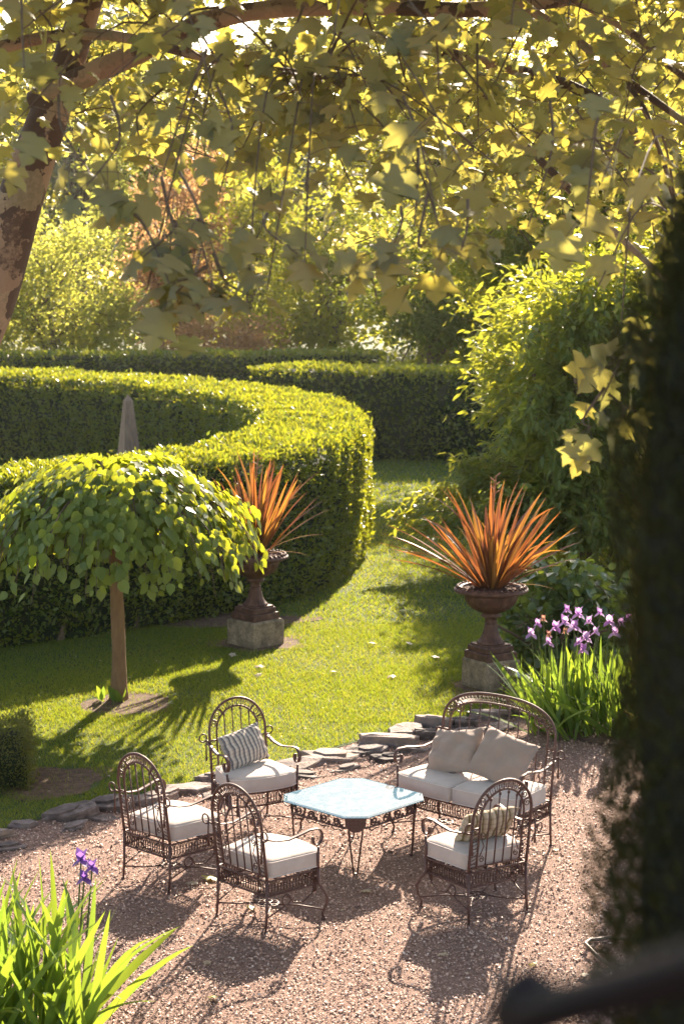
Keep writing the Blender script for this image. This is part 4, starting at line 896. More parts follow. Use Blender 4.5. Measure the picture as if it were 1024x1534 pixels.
ROCKS = [(-2.85, 13.45, 0.55, 0.36, 0.11, 0.2, 0, 'big dark flat stone at the left edge of the edging'), (-2.55, 13.2, 0.34, 0.2, 0.05, 0.5, 0, 'thin slab in front of the big dark stone at the left edge'),
 (-2.50, 13.75, 0.20, 0.16, 0.07, 0.1, 0, 'small stone just right of the big dark stone at far left'), (-2.16, 14.02, 0.42, 0.26, 0.13, 0.5, 0, 'dark wedge shaped stone between the box block and the left chair'), (-2.12, 13.72, 0.26, 0.18, 0.05, 0.9, 0, 'low pale stone in front of the dark wedge stone'),
 (-1.86, 14.28, 0.36, 0.26, 0.10, 0.6, 0, 'stone close behind the left edge of the leftmost chair'), (-1.90, 13.95, 0.22, 0.15, 0.05, 0.1, 0, 'little pale stone in front of the stone behind the leftmost chair'),
 (-1.55, 14.45, 0.40, 0.30, 0.10, 0.3, 0, 'broad stone seen through the back of the leftmost chair'), (-1.28, 14.75, 0.46, 0.30, 0.09, 0.4, 0, 'broad pale stone left of the striped cushion chair'), (-1.12, 15.1, 0.24, 0.18, 0.12, 0.2, 0, 'small dark stone on the grass edge left of the striped cushion chair'), (-1.02, 14.62, 0.26, 0.2, 0.06, 0.9, 0, 'flat stone beside the seat of the striped cushion chair'),
 (-0.75, 15.2, 0.36, 0.26, 0.10, 0.4, 0, 'stone hidden partly behind the striped cushion'), (-0.42, 15.5, 0.42, 0.28, 0.07, 0.3, 0, 'flat pale stone right of the striped cushion'), (-0.28, 15.2, 0.34, 0.22, 0.05, 0.2, 0, 'thin pale slab just right of the scrolled arm'), (-0.08, 15.75, 0.50, 0.30, 0.08, 0.35, 0, 'broad flat stone above the table glass'), (0.02, 15.42, 0.30, 0.22, 0.05, 0.8, 0, 'low slab in front of the broad stone above the table'),
 (0.20, 15.98, 0.34, 0.24, 0.12, 0.2, 0, 'dark upright stone in the middle of the curve'), (0.40, 15.72, 0.36, 0.22, 0.06, 0.5, 0, 'flat stone in front of the dark upright stone'), (0.42, 16.30, 0.48, 0.30, 0.14, 0.4, 0, 'large cracked stone at the bend of the edging'), (0.62, 16.02, 0.30, 0.2, 0.07, 0.1, 0, 'small tan stone below the large cracked stone'), (0.60, 16.66, 0.34, 0.24, 0.10, 0.5, 0, 'stone on the grass side of the large cracked stone'),
 (0.85, 16.55, 0.46, 0.28, 0.10, 0.3, 0, 'long pale slab left of the settee arm'), (0.90, 16.95, 0.36, 0.26, 0.14, 0.3, 0, 'tall dark stone left of the settee back'), (1.18, 17.0, 0.40, 0.28, 0.11, 0.5, 0, 'stone seen through the left end of the settee back'), (1.15, 16.6, 0.34, 0.24, 0.07, 0.2, 0, 'low slab behind the left settee cushion'), (1.48, 17.3, 0.44, 0.30, 0.13, 0.2, 0, 'pale stone behind the settee, below the urn block'), (1.50, 16.85, 0.36, 0.22, 0.07, 0.3, 0, 'flat stone showing between the settee spindles'), (1.85, 17.35, 0.40, 0.28, 0.15, 0.1, 0, 'grey stone between the urn block and the iris leaves')]
for k, q in enumerate(ROCKS): rock(*q[:7], 100 + k, q[7])

# ------------------------------------------------------------------ wrought iron furniture
def spiral(c, r0, r1, a0, turns, n=18):
    """flat spiral in local (u, v) round c"""
    return [(c[0] + (r0 + (r1 - r0) * t) * math.cos(a0 + turns * 2 * math.pi * t), c[1] + (r0 + (r1 - r0) * t) * math.sin(a0 + turns * 2 * math.pi * t)) for t in np.linspace(0, 1, n)]

SEAT, APRON = 0.35, 0.245
def iron_seat(wb, wf, dep, zs, top, nexp, nspin, band, sector, z_arm=0.64):
    """wrought iron armchair or settee, parts collected in a dict; origin between the rear feet, front towards +y"""
    rake = lambda z: -0.075 * max(0.0, z - SEAT) / 0.6
    def arch(w, zt, a):
        ca, sa = math.cos(a), math.sin(a); e = 2.0 / nexp
        x = w * math.copysign(abs(ca) ** e, ca); z = zs + (zt - zs) * abs(sa) ** e; return np.array([x, rake(z), z])
    wi, zi = wb - band, top - band
    P = {}
    def put(name, mb): P.setdefault(name, []).append(mb)
    # rear legs and posts
    for s in (-1, 1):
        b = MB(); b.tube([(s * wb, -0.015, 0.0), (s * wb, -0.004, 0.12), (s * wb, 0, SEAT)], [0.0085, 0.0095, 0.010], 7); b.tube([(s * wb, -0.015, 0), (s * wb, -0.015, 0.008)], 0.014, 8); put('leg', b)
    outer = [np.array([wb, 0, SEAT])] + [np.array([wb, rake(z), z]) for z in np.linspace(SEAT + 0.08, zs - 0.04, 5)] + [arch(wb, top, a) for a in np.linspace(0, math.pi, 27)] + [np.array([-wb, rake(z), z]) for z in np.linspace(zs - 0.04, SEAT + 0.08, 5)] + [np.array([-wb, 0, SEAT])]
    inner = [np.array([wi, rake(z), z]) for z in np.linspace(SEAT + 0.02, zs - 0.04, 6)] + [arch(wi, zi, a) for a in np.linspace(0, math.pi, 25)] + [np.array([-wi, rake(z), z]) for z in np.linspace(zs - 0.04, SEAT + 0.02, 6)]
    b = MB(); b.tube(outer, 0.0105, 7); b.tube(inner, 0.008, 6); b.tube([(wb, rake(SEAT + .03), SEAT + 0.03), (-wb, rake(SEAT + .03), SEAT + 0.03)], 0.007, 6); put('back_frame', b)
    # lattice bands: crossing wires between outer and inner frame, at the crown and down both posts
    b = MB()
    def weave(fo, fi, n):
        for ph in (0, 1):
            pts = []
            for k in range(n + 1): pts.append((fo if (k + ph) % 2 == 0 else fi)(k / n))
            b.tube(pts, 0.0034, 4, caps=False)
        for k in range(n):
            if k % 2 == 0:
                c = (fo((k + .5) / n) + fi((k + .5) / n)) / 2; b.tube([fo((k + .5) / n), c, fi((k + .5) / n)], 0.0024, 3, caps=False)
    a0, a1 = R(90 - sector), R(90 + sector); Ltop = (wb if nexp < 2.3 else wb * 1.1) * 2 * R(sector); nt_ = max(10, int(Ltop / 0.021))
    weave(lambda t: arch(wb, top, a0 + (a1 - a0) * t), lambda t: arch(wi, zi, a0 + (a1 - a0) * t), nt_)
    put('back_lattice', b)
    for s in (-1, 1):
        b = MB(); z0, z1 = SEAT + 0.045, zs - 0.06; nn = int((z1 - z0) / 0.024)
        weave(lambda t: np.array([s * wb, rake(z0 + (z1 - z0) * t), z0 + (z1 - z0) * t]), lambda t: np.array([s * wi, rake(z0 + (z1 - z0) * t), z0 + (z1 - z0) * t]), nn)
        b.tube([(s * wb, rake(z1), z1), (s * wi, rake(z1), z1)], 0.006, 5)
        a = a0 if s > 0 else a1; b.tube([arch(wb, top, a), arch(wi, zi, a)], 0.007, 5)
        put('back_lattice', b)
    # small scrolls between crown lattice and post lattice
    for s in (-1, 1):
        b = MB()
        for t in (0.35, 0.72):
            aa = t * a0; aa = aa if s > 0 else math.pi - aa
            c = (arch(wb, top, aa) + arch(wi, zi, aa)) / 2
            b.tube([(c[0] + u, c[1], c[2] + v) for u, v in spiral((0, 0), 0.027, 0.006, 1.2 if s > 0 else 2.0, 1.4 * s)], 0.0042, 5)
        aa = 0.52 * a0; aa = aa if s > 0 else math.pi - aa; b.tube([arch(wb, top, aa), arch(wi, zi, aa)], 0.0055, 5); put('scroll', b)
    # spindles
    xs = np.linspace(-wi, wi, nspin + 2)[1:-1]
    for x in xs:
        ca = abs(x) / wi; sa = (1 - ca ** nexp) ** (1 / nexp); zt = zs + (zi - zs) * sa
        b = MB(); b.tube([(x, rake(SEAT + .03), SEAT + 0.03), (x, rake(0.6), 0.6), (x, rake(zt), zt)], 0.0055, 6); b.tube([(x, rake(zt - .02) , zt - 0.03), (x, rake(zt), zt - 0.012)], 0.009, 6); put('spindle', b)
    for s in (-1, 1):
        b = MB(); x = s * (wi + abs(xs[0])) / 2
        for (zc, dr) in ((0.43, 1), (0.60, -1)):
            b.tube([(x + u, rake(zc), zc + v) for u, v in spiral((0, 0), 0.022, 0.006, 1.57 * dr, 1.3 * s)], 0.004, 5)
        b.tube([(x + s * 0.018, rake(0.45), 0.45), (x - s * 0.012, rake(0.52), 0.52), (x + s * 0.018, rake(0.59), 0.59)], 0.004, 5)
        if nexp > 2.3:
            b.tube([(s * (wi - 0.075) + u, rake(zs + .1), zs + 0.13 + v) for u, v in spiral((0, 0), 0.058, 0.01, 1.0, 1.6 * s, 24)], 0.006, 5)
        put('scroll', b)
    # arms: flat bar from behind the post, forward and down into a large front scroll
    for s in (-1, 1):
        b = MB(); xa = lambda y: s * (wb + 0.015 + (wf - wb) * min(1, max(0, y / dep)))
        ear = [(s * (wb + 0.045) + s * u, rake(z_arm) - 0.03, z_arm + 0.035 + v) for u, v in spiral((0, 0), 0.034, 0.030, -2.6, 0.95, 16)]
        b.tube(ear, 0.006, 6); b.tube([(s * (wb + 0.012), rake(z_arm), z_arm), ear[0]], 0.006, 6)
        b.tube([ear[-1], (ear[-1][0] + s * 0.004, ear[-1][1], z_arm - 0.06), (ear[-1][0] + s * 0.002, ear[-1][1], z_arm - 0.15)], [0.006, 0.006, 0.0085], 6)
        top_ = [(xa(y), y, z) for y, z in ((rake(z_arm) , z_arm), (0.06, z_arm - 0.028), (0.16, z_arm - 0.040), (0.26, z_arm - 0.026), (0.34, z_arm - 0.010))]
        yf = dep - 0.07; c = (yf, z_arm - 0.075)
        sp = [(xa(dep), c[0] + 0.062 * q * math.cos(a), c[1] + 0.066 * q * math.sin(a)) for a, q in zip(np.linspace(1.45, -3.6, 18), np.linspace(1.0, 0.45, 18))]
        b.tube(top_ + sp, 0.01, 4, flat=(0.0035, 0.014)) if False else b.tube(top_ + sp, 0.01, 4, flat=(0.015, 0.0035))
        b.tube([(xa(dep), c[0] + 0.02, c[1] - 0.062), (s * wf, dep - 0.04, SEAT + 0.02), (s * wf, dep - 0.035, SEAT)], [0.009, 0.011, 0.012], 7)
        put('armrest', b)
    # seat rails and woven aprons
    fr = [np.array([wf * math.cos(a) if abs(math.cos(a)) < 0.99 else wf * math.copysign(1, math.cos(a)), dep - 0.03 + 0.05 * math.sin(a), 0]) for a in np.linspace(0, math.pi, 15)]
    fr = [np.array([x, dep - 0.035 + 0.055 * (1 - (x / wf) ** 2), 0]) for x in np.linspace(wf, -wf, 15)]
    ring = [np.array([wb, 0, 0])] + fr + [np.array([-wb, 0, 0])]
    b = MB()
    for z in (SEAT - 0.006, APRON): b.tube([(q[0], q[1], z) for q in ring], 0.0075, 6, closed=True)
    for k in range(1, 5 if wb < 0.4 else 9): y = dep * k / (5 if wb < 0.4 else 9); b.tube([(-wf + 0.03, y, SEAT - 0.008), (wf - 0.03, y, SEAT - 0.008)], 0.004, 4)
    put('seat_frame', b)
    def side(p, q): return lambda t: p + (q - p) * t
    def poly(pts):
        Pp = np.array(pts); d = np.r_[0, np.cumsum(np.linalg.norm(np.diff(Pp, axis=0), axis=1))]; return (lambda t: np.array([np.interp(t * d[-1], d, Pp[:, k]) for k in range(3)])), d[-1]
    for pts in (fr, [ring[0], fr[0]], [ring[-1], fr[-1]], [ring[0], ring[-1]]):
        fn, ln = poly(pts); b = MB(); n = max(8, int(ln / 0.024)); up = np.array([0, 0, SEAT - 0.006]); lo = np.array([0, 0, APRON])
        weave_pts = lambda ph: [fn(k / n) + (up if (k + ph) % 2 == 0 else lo) for k in range(n + 1)]
        for ph in (0, 1): b.tube(weave_pts(ph), 0.0038, 4, caps=False)
        for k in range(n): b.tube([fn((k + .5) / n) + up, fn((k + .5) / n) + lo], 0.0024, 3, caps=False)
        b.tube([fn(t) + np.array([0, 0, (SEAT + APRON) / 2]) for t in np.linspace(0, 1, 9)], 0.003, 4, caps=False)
        put('apron', b)
    # front legs: cabriole curve out and in, with a flat plate at the top
    for s in (-1, 1):
        b = MB(); x0, y0 = s * wf, dep - 0.035
        path = [(x0, y0, SEAT), (x0, y0, APRON), (x0 + s * 0.035, y0 + 0.018, 0.20), (x0 + s * 0.055, y0 + 0.03, 0.15), (x0 + s * 0.045, y0 + 0.025, 0.09), (x0 + s * 0.025, y0 + 0.012, 0.045), (x0 + s * 0.03, y0 + 0.015, 0.0)]
        b.tube(path, [0.012, 0.012, 0.010, 0.0095, 0.009, 0.0085, 0.009], 7); b.tube([path[-1], (path[-1][0], path[-1][1], 0.009)], 0.015, 8)
        put('leg', b)
        b = MB(); xi = x0 * 0.80
        b.tube([(xi, y0 + 0.02, SEAT - 0.01), (xi, y0 + 0.02, 0.17)], 0.01, 4, flat=(0.016, 0.004)); put('front_plate', b)
        # hanging scroll bracket on the side, under the apron
        b = MB(); ys = lambda u: u; 
        sc = spiral((0.16, 0.19), 0.036, 0.034, 1.57, 0.95, 16)
        b.tube([(s * (wb + (wf - wb) * u / dep), u, v) for u, v in sc], 0.0052, 5)
        b.tube([(s * (wb + (wf - wb) * u / dep), u, v) for u, v in ((0.16, 0.226), (0.22, 0.16), (0.30, 0.145), (0.37, 0.185), (dep - 0.06, 0.235))], 0.0052, 5)
        b.tube([(s * (wb + (wf - wb) * u / dep), u, v) for u, v in ((0.155, 0.155), (0.09, 0.13), (0.0, 0.10))], 0.0052, 5)
        put('scroll_bracket', b)
    # stretcher: curved rods from all legs to a small rosette
    b = MB(); cy, zc = dep * 0.5, 0.085
    for sx in (-1, 1):
        ccx = sx * max(0.0, wb - 0.24)
        b.tube([(sx * wb, -0.008, 0.09), (sx * wb * 0.62 + ccx * .3, cy * 0.40, 0.08), (ccx + sx * 0.06, cy * 0.86, zc)], 0.006, 6)
        b.tube([(sx * (wf + 0.035), dep - 0.02, 0.07), (sx * wf * 0.62 + ccx * .3, cy + (dep - cy) * 0.45, 0.09), (ccx + sx * 0.06, cy * 1.12, zc)], 0.006, 6)
    for ccx in sorted({-max(0.0, wb - 0.24), max(0.0, wb - 0.24)}):
        for k in range(4):
            a = k * math.pi / 2 + 0.78; b.tube([(ccx + 0.04 * math.cos(a) + 0.028 * math.cos(t), cy + 0.04 * math.sin(a) + 0.028 * math.sin(t), zc) for t in np.linspace(0, 6.283, 13)[:-1]], 0.005, 5, closed=True)
        b.tube([(ccx + 0.075 * math.cos(t), cy + 0.075 * math.sin(t), zc) for t in np.linspace(0, 6.283, 17)[:-1]], 0.005, 5, closed=True)
    if wb > 0.4: b.tube([(-wb + 0.31, cy, zc), (wb - 0.31, cy, zc)], 0.006, 6)
    put('stretcher', b)
    return P

def make_seat(name, label, cat, group, parts, loc, rz):
    root = empty(name, loc, rz); tag(root, label, cat, group)
    for nm, L in parts.items():
        for b in L: b.build(nm, M['iron'], root, True)
    return root

def cushion(wb, wf, dep, thick, x0=None, x1=None, parent_loc=(0, 0, 0), rz=0, label='', seed=0, group=None, y0=0.035):
    """box seat cushion with bowed front and piped edges; x0..x1 cut one half of a settee"""
    def outline():
        pts = []; n = 14
        xl, xr = (-1, 1) if x0 is None else (x0, x1)
        lb, rb = xl * (wb - 0.008), xr * (wb - 0.008); lf, rf = xl * (wf + 0.004), xr * (wf + 0.004)
        bow = lambda t: 0.055 * (1 - (2 * t - 1) ** 2) if x0 is None else 0.06 * (1 - ((xl + (xr - xl) * t)) ** 2)
        yf = dep - 0.012
        pts += [(lb + (rb - lb) * t, y0) for t in np.linspace(0.03, 0.97, 8)]
        pts += [(rb + (rf - rb) * t, y0 + (yf - y0) * t) for t in np.linspace(0.05, 0.90, 8)]
        c = 0.05
        for t in np.linspace(0.97, 0.03, n): 
            q = min(t, 1 - t); yy = yf + bow(t) - (0.035 * (1 - q / 0.12) ** 2 if q < 0.12 and (x0 is None or (t > .5) == (x1 == 1)) else 0)
            pts.append((lf + (rf - lf) * t, yy))
        pts += [(lf + (lb - lf) * t, yf + (y0 - yf) * t) for t in np.linspace(0.10, 0.95, 8)]
        return np.array(pts)
    O = outline(); cxy = O.mean(0); n = len(O); r = random.Random(seed)
    rings = [(0.0, 0.93), (0.003, 0.985), (0.010, 1.0), (thick * 0.5, 1.006), (thick - 0.012, 1.0), (thick - 0.004, 0.992), (thick + 0.003, 0.955), (thick + 0.010, 0.85), (thick + 0.016, 0.6), (thick + 0.018, 0.3)]
    V = []; F = []
    for (z, k) in rings:
        for q in O:
            p = cxy + (q - cxy) * k; wob = 0.004 * math.sin(9 * p[0] + seed) * math.sin(11 * p[1] + seed * 2)
            V.append((p[0], p[1], z + wob * (z > 0.02)))
    V.append((cxy[0], cxy[1], thick + 0.018)); V.append((cxy[0], cxy[1], 0.0))
    for j in range(len(rings) - 1):
        for i in range(n): F.append((j * n + i, j * n + (i + 1) % n, (j + 1) * n + (i + 1) % n, (j + 1) * n + i))
    t = (len(rings) - 1) * n
    for i in range(n): F.append((t + i, t + (i + 1) % n, len(V) - 2)); F.append(((i + 1) % n, i, len(V) - 1))
    root = empty('seat_cushion', parent_loc, rz); tag(root, label, 'cushion', group)
    b = MB(); b.add(V, F); b.build('cushion_body', M['seat'], root, True)
    b = MB()
    for z in (0.010, thick - 0.008): b.tube([(cxy[0] + (q[0] - cxy[0]) * 1.006, cxy[1] + (q[1] - cxy[1]) * 1.006, z) for q in O], 0.0042, 5, closed=True)
    b.build('piping', M['seat_piping'], root, True)
    return root

def pillow(w, h, t, m, matrix, label, seed, group=None, soft=0.0):
    n = 22; r = np.random.default_rng(seed); V = []; F = []
    ph = r.random(6) * 6.28
    for side in (1, -1):
        for j in range(n + 1):
            for i in range(n + 1):
                u, v = 2 * i / n - 1, 2 * j / n - 1
                q = max(0.0, (1 - abs(u) ** 2.6) * (1 - abs(v) ** 2.6)) ** 0.55
                x = u * w / 2 * (1 - 0.07 * (1 - abs(u) ** 4) * 0 - 0.055 * (1 - v * v) * abs(u) ** 3); z = v * h / 2 * (1 - 0.06 * (1 - u * u) * abs(v) ** 3)
                wk = 0.45 + 22 * soft; wr = 0.010 * wk * math.sin(7 * u + 3 * v + ph[0]) * q + 0.008 * wk * math.sin(4 * u - 9 * v + ph[1]) * q + 0.006 * math.sin(13 * u * v + ph[2])
                sag = -soft * (1 - u * u) * max(0, v) ** 2
                V.append((x, side * (t / 2 * q) + wr + 0.02 * soft * math.sin(5 * u), z + sag))
    k = (n + 1) ** 2
    for s in (0, 1):
        for j in range(n):
            for i in range(n):
                a = s * k + j * (n + 1) + i; q = (a, a + 1, a + n + 2, a + n + 1); F.append(q if s else q[::-1])
    # close the seam
    rim = [j for j in range(n + 1)] + [(n + 1) * j + n for j in range(1, n + 1)] + [(n + 1) * n + i for i in range(n - 1, -1, -1)] + [(n + 1) * j for j in range(n - 1, 0, -1)]
    for a, b_ in zip(rim, rim[1:] + rim[:1]): F.append((a, b_, b_ + k, a + k))
    b = MB(); b.add(V, F); o = b.build('throw_pillow', m, None, True); o.matrix_world = matrix; tag(o, label, 'pillow', group)
    return o

def place(fx, fy): return math.atan2(-fx, fy)      # heading: local +y towards (fx, fy)
WB, WF, DEP = 0.24, 0.285, 0.46
CH = iron_seat(WB, WF, DEP, 0.715, 0.965, 2.0, 4, 0.062, 42)
CHAIRS = [((-1.368, 12.366), (0.674, 0.739), 'wrought iron armchair at far left seen from behind, bare pale cushion'),
          ((-0.658, 11.604), (0.70, 0.71), 'wrought iron armchair in the front, nearest the viewer left of the table, no pillow'),
          ((1.036, 11.728), (-0.53, 0.85), 'wrought iron armchair right of the table holding an olive striped pillow'),
          ((-0.80, 13.93), (0.47, -0.88), 'wrought iron armchair facing the viewer with a grey striped pillow')]
CL = ['pale seat cushion on the leftmost armchair', 'pale seat cushion on the front armchair nearest the viewer', 'pale seat cushion under the olive striped pillow', 'pale seat cushion under the grey striped pillow']
proto = None
for k, (c, fdir, lab) in enumerate(CHAIRS):
    rz = place(*fdir)
    if proto is None: ch = proto = make_seat('iron_armchair', lab, 'armchair', 'wrought iron armchairs round the table', CH, (c[0], c[1], 0), rz)
    else: ch = copy_tree(proto); ch.location = (c[0], c[1], 0); ch.rotation_euler = (0, 0, rz); ch['label'] = lab
    cushion(WB, WF, DEP, 0.115, None, None, (c[0], c[1], SEAT + 0.003), rz, CL[k], k, 'pale seat cushions on the armchairs')
SW, SWF, SD = 0.525, 0.565, 0.50
SC_, SDIR = (1.16, 13.59), (-0.646, -0.763)
srz = place(*SDIR)
make_seat('iron_settee', 'wrought iron settee with an arched lattice back and two taupe pillows', 'settee', None, iron_seat(SW, SWF, SD, 0.79, 1.06, 2.5, 9, 0.068, 55, 0.66), (*SC_, 0), srz)
cushion(SW, SWF, SD, 0.125, -1, -0.004, (*SC_, SEAT + 0.003), srz, 'settee seat cushion at the right end beside the olive pillow chair', 8, 'pale seat cushions on the settee')
cushion(SW, SWF, SD, 0.125, 0.004, 1, (*SC_, SEAT + 0.003), srz, 'settee seat cushion at the left end beside the stones', 9, 'pale seat cushions on the settee')

def on_seat(c, rz, x, y, z, lean, yaw, roll=0.0):
    return Matrix.Translation((c[0], c[1], 0)) @ Matrix.Rotation(rz, 4, 'Z') @ Matrix.Translation((x, y, z)) @ Matrix.Rotation(yaw, 4, 'Z') @ Matrix.Rotation(lean, 4, 'X') @ Matrix.Rotation(roll, 4, 'Y')
zt = SEAT + 0.003 + 0.115 + 0.016
c, fd, _ = CHAIRS[3]; pillow(0.42, 0.29, 0.15, M['stripe'], on_seat(c, place(*fd), 0.03, 0.135, zt + 0.135, R(22), R(14), R(8)), 'grey striped pillow leaning on the back of the chair facing the viewer', 1, 'striped pillows')
c, fd, _ = CHAIRS[2]; pillow(0.42, 0.29, 0.13, M['plaid'], on_seat(c, place(*fd), 0.02, 0.155, zt + 0.115, R(38), R(-6), R(-3)), 'olive striped pillow on the chair right of the table', 2, 'striped pillows')
zs_ = SEAT + 0.003 + 0.125 + 0.016
pillow(0.47, 0.40, 0.17, M['linen'], on_seat(SC_, srz, 0.24, 0.17, zs_ + 0.15, R(38), R(-8), R(14)), 'plain taupe pillow slumped at the left end of the settee', 3, 'taupe pillows on the settee', 0.03)
pillow(0.47, 0.40, 0.17, M['linen'], on_seat(SC_, srz, -0.20, 0.17, zs_ + 0.16, R(36), R(10), R(-14)), 'plain taupe pillow at the right end of the settee, corner raised', 4, 'taupe pillows on the settee')

def glass_table():
    cx, cy = 0.085, 13.02; rz = R(45 + 1.5)
    root = empty('glass_table', (cx, cy, 0), rz); tag(root, 'low glass topped table with scrolled iron apron in the middle of the seats', 'table')
    a, c, z = 0.425, 0.125, 0.438
    def octo(a, c): return [(a, -a + c), (a, a - c), (a - c, a), (-a + c, a), (-a, a - c), (-a, -a + c), (-a + c, -a), (a - c, -a)]
    b = MB(); V = []; F = []
    for (k, cc, zz) in ((a - 0.004, c, 0), (a, c, 0.003), (a, c, 0.008), (a - 0.022, c - 0.006, 0.012)):
        V += [(x, y, z + zz) for x, y in octo(k, cc)]
    for r_ in range(3):
        for i in range(8): F.append((r_ * 8 + i, r_ * 8 + (i + 1) % 8, r_ * 8 + 8 + (i + 1) % 8, r_ * 8 + 8 + i))
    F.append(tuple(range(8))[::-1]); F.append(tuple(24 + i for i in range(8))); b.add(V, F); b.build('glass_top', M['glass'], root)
    b = MB(); ra = a - 0.045
    for zz in (z - 0.008, z - 0.085): b.tube([(x, y, zz) for x, y in octo(ra, c)], 0.007, 6, closed=True)
    b.tube([(-ra + 0.03, 0, z - 0.010), (ra - 0.03, 0, z - 0.010)], 0.005, 5); b.tube([(0, -ra + 0.03, z - 0.010), (0, ra - 0.03, z - 0.010)], 0.005, 5)
    b.build('table_frame', M['iron'], root, True)
    for k in range(4):
        q = k * math.pi / 2; rot = lambda x, y: (x * math.cos(q) - y * math.sin(q), x * math.sin(q) + y * math.cos(q))
        # apron: running scrolls along one side
        b = MB(); half = ra - c
        for j in range(4):
            u0 = -half + (j + 0.5) * half / 2; sg = 1 if j % 2 == 0 else -1
            pts = spiral((u0, z - 0.052 + 0.004 * sg), 0.036, 0.007, 2.4 if sg > 0 else 5.4, 1.6, 22)
            b.tube([(*rot(ra, u), v) for u, v in pts], 0.01, 4, flat=(0.0038, 0.006))
            pts = spiral((u0 + 0.052, z - 0.078), 0.018, 0.005, 1.0, 1.3, 12); b.tube([(*rot(ra, u), v) for u, v in pts], 0.01, 4, flat=(0.0035, 0.005))
            b.tube([(*rot(ra, u0 + u), z - 0.046 + v) for u, v in ((-0.036, -0.02), (-0.05, -0.055), (-0.02, -0.068), (0.02, -0.055), (0.05, -0.06))], 0.0045, 5)
        b.build('scroll_apron', M['iron'], root, True)
        # corner plate and hairpin leg
        m_ = ra - c / 2
        b = MB(); p0, p1 = rot(ra, ra - c), rot(ra - c, ra); e = 0.012; nx, ny = rot(1, 1); nx *= e / 1.41; ny *= e / 1.41
        xa, xb = (p0[0] * 0.95 + p1[0] * 0.05 + nx, p0[1] * 0.95 + p1[1] * 0.05 + ny), (p1[0] * 0.95 + p0[0] * 0.05 + nx, p1[1] * 0.95 + p0[1] * 0.05 + ny); mid = ((xa[0] + xb[0]) / 2, (xa[1] + xb[1]) / 2)
        lo = lambda p, t: (mid[0] + (p[0] - mid[0]) * t, mid[1] + (p[1] - mid[1]) * t)
        front = [(*xa, z - 0.006), (*xb, z - 0.006), (*lo(xb, 0.9), z - 0.07), (*lo(xb, 0.35), z - 0.115), (*lo(xa, 0.35), z - 0.115), (*lo(xa, 0.9), z - 0.07)]
        back = [(x - nx * 0.5, y - ny * 0.5, zz) for x, y, zz in front]
        b.add(front + back, [(0, 1, 2, 3, 4, 5), (11, 10, 9, 8, 7, 6)] + [(i, 6 + i, 6 + (i + 1) % 6, (i + 1) % 6) for i in range(6)]); b.build('corner_plate', M['iron'], root)
        b = MB(); foot = rot(m_ + 0.0, m_ + 0.0); ft = (foot[0] * 0.96, foot[1] * 0.96)
        for pt in (lo(xa, 0.62), lo(xb, 0.62)): b.tube([(pt[0] - nx, pt[1] - ny, z - 0.03), (pt[0] - nx, pt[1] - ny, z - 0.12), (ft[0] * 1.0 + (pt[0] - mid[0]) * 0.25, ft[1] + (pt[1] - mid[1]) * 0.25, 0.0)], [0.0075, 0.007, 0.0065], 6)
        b.tube([(ft[0], ft[1], 0.0), (ft[0], ft[1], 0.012)], 0.018, 8); b.build('leg', M['iron'], root, True)
glass_table()

# ------------------------------------------------------------------ irises, lantern, hose, fallen leaves, handrail
def iris_flower(mb_list, p, s, r):
    """three standards, three falls"""
    out = []
    for k in range(3):
        a = k * 2.094 + r.uniform(0, 0.6); out.append((np.array(p), unit(np.array([0.45 * math.cos(a), 0.45 * math.sin(a), 1.0])), unit(np.array([-math.cos(a), -math.sin(a), 0.4])), s * r.uniform(0.85, 1.1)))
        a += 1.05; out.append((np.array(p), unit(np.array([math.cos(a), math.sin(a), -0.55])), unit(np.array([math.cos(a) * .6, math.sin(a) * .6, 1.0])), s * r.uniform(0.9, 1.15)))
    mb_list += out

def iris_clump(x, y, spots, n, L, label, seed, lean, flowers, petal, tiltmax=48):
    r = random.Random(seed); root = empty('iris_plant', (x, y, 0)); tag(root, label, 'plant', 'iris clumps')
    mes = [blade_mesh('leaf', 1.0, w, ar, 8, 0.12, M['iris'], tw, 0.25) for (w, ar, tw) in ((0.056, 0.25, 0.2), (0.064, 0.5, -0.3), (0.050, 0.12, 0.4), (0.058, 0.75, 0.2))]
    for k in range(n):
        sx, sy = r.choice(spots); a = r.uniform(0, 6.283); u = r.random(); tilt = R(4 + tiltmax * u ** 1.6)
        o = blade(r.choice(mes), root, a, tilt, (sx + r.uniform(-0.12, 0.12), sy + r.uniform(-0.12, 0.12), -0.01), L * r.uniform(0.6, 1.05), r.uniform(-1, 1), 'leaf', R(lean))
    for (fx, fy, fz, s, kind) in flowers:
        b = MB(); b.tube([(fx * 0.75, fy, 0), (fx * 0.9, fy, fz * 0.6), (fx, fy, fz)], [0.007, 0.006, 0.005], 5); st = b.build('stalk', M['stalk'], root)
        q = []; iris_flower(q, (fx, fy, fz), s, r)
        V, F, A = scatter(*T_HEART, np.array([k[0] for k in q]), frames(np.array([k[1] for k in q]), np.array([k[2] for k in q])), np.array([k[3] for k in q]), np.random.default_rng(seed).random(len(q)))
        link_mesh('flower', arrays_mesh('flower', V, F, A, True), M[kind or petal], st)
iris_clump(-1.78, 9.85, [(-0.25, 0.1), (-0.1, 0.0), (0.05, 0.1), (0.2, 0.0), (-0.4, 0), (0.1, -0.25), (-0.2, -0.3), (0.3, -0.3), (-0.35, 0.3)], 170, 1.02, 'iris clump in the bottom left corner with one dark violet flower', 91, 6,
           [(0.28, 0.28, 0.93, 0.075, None), (0.34, 0.30, 0.88, 0.06, None), (0.30, 0.25, 0.83, 0.06, None)], 'darkpetal', 44)
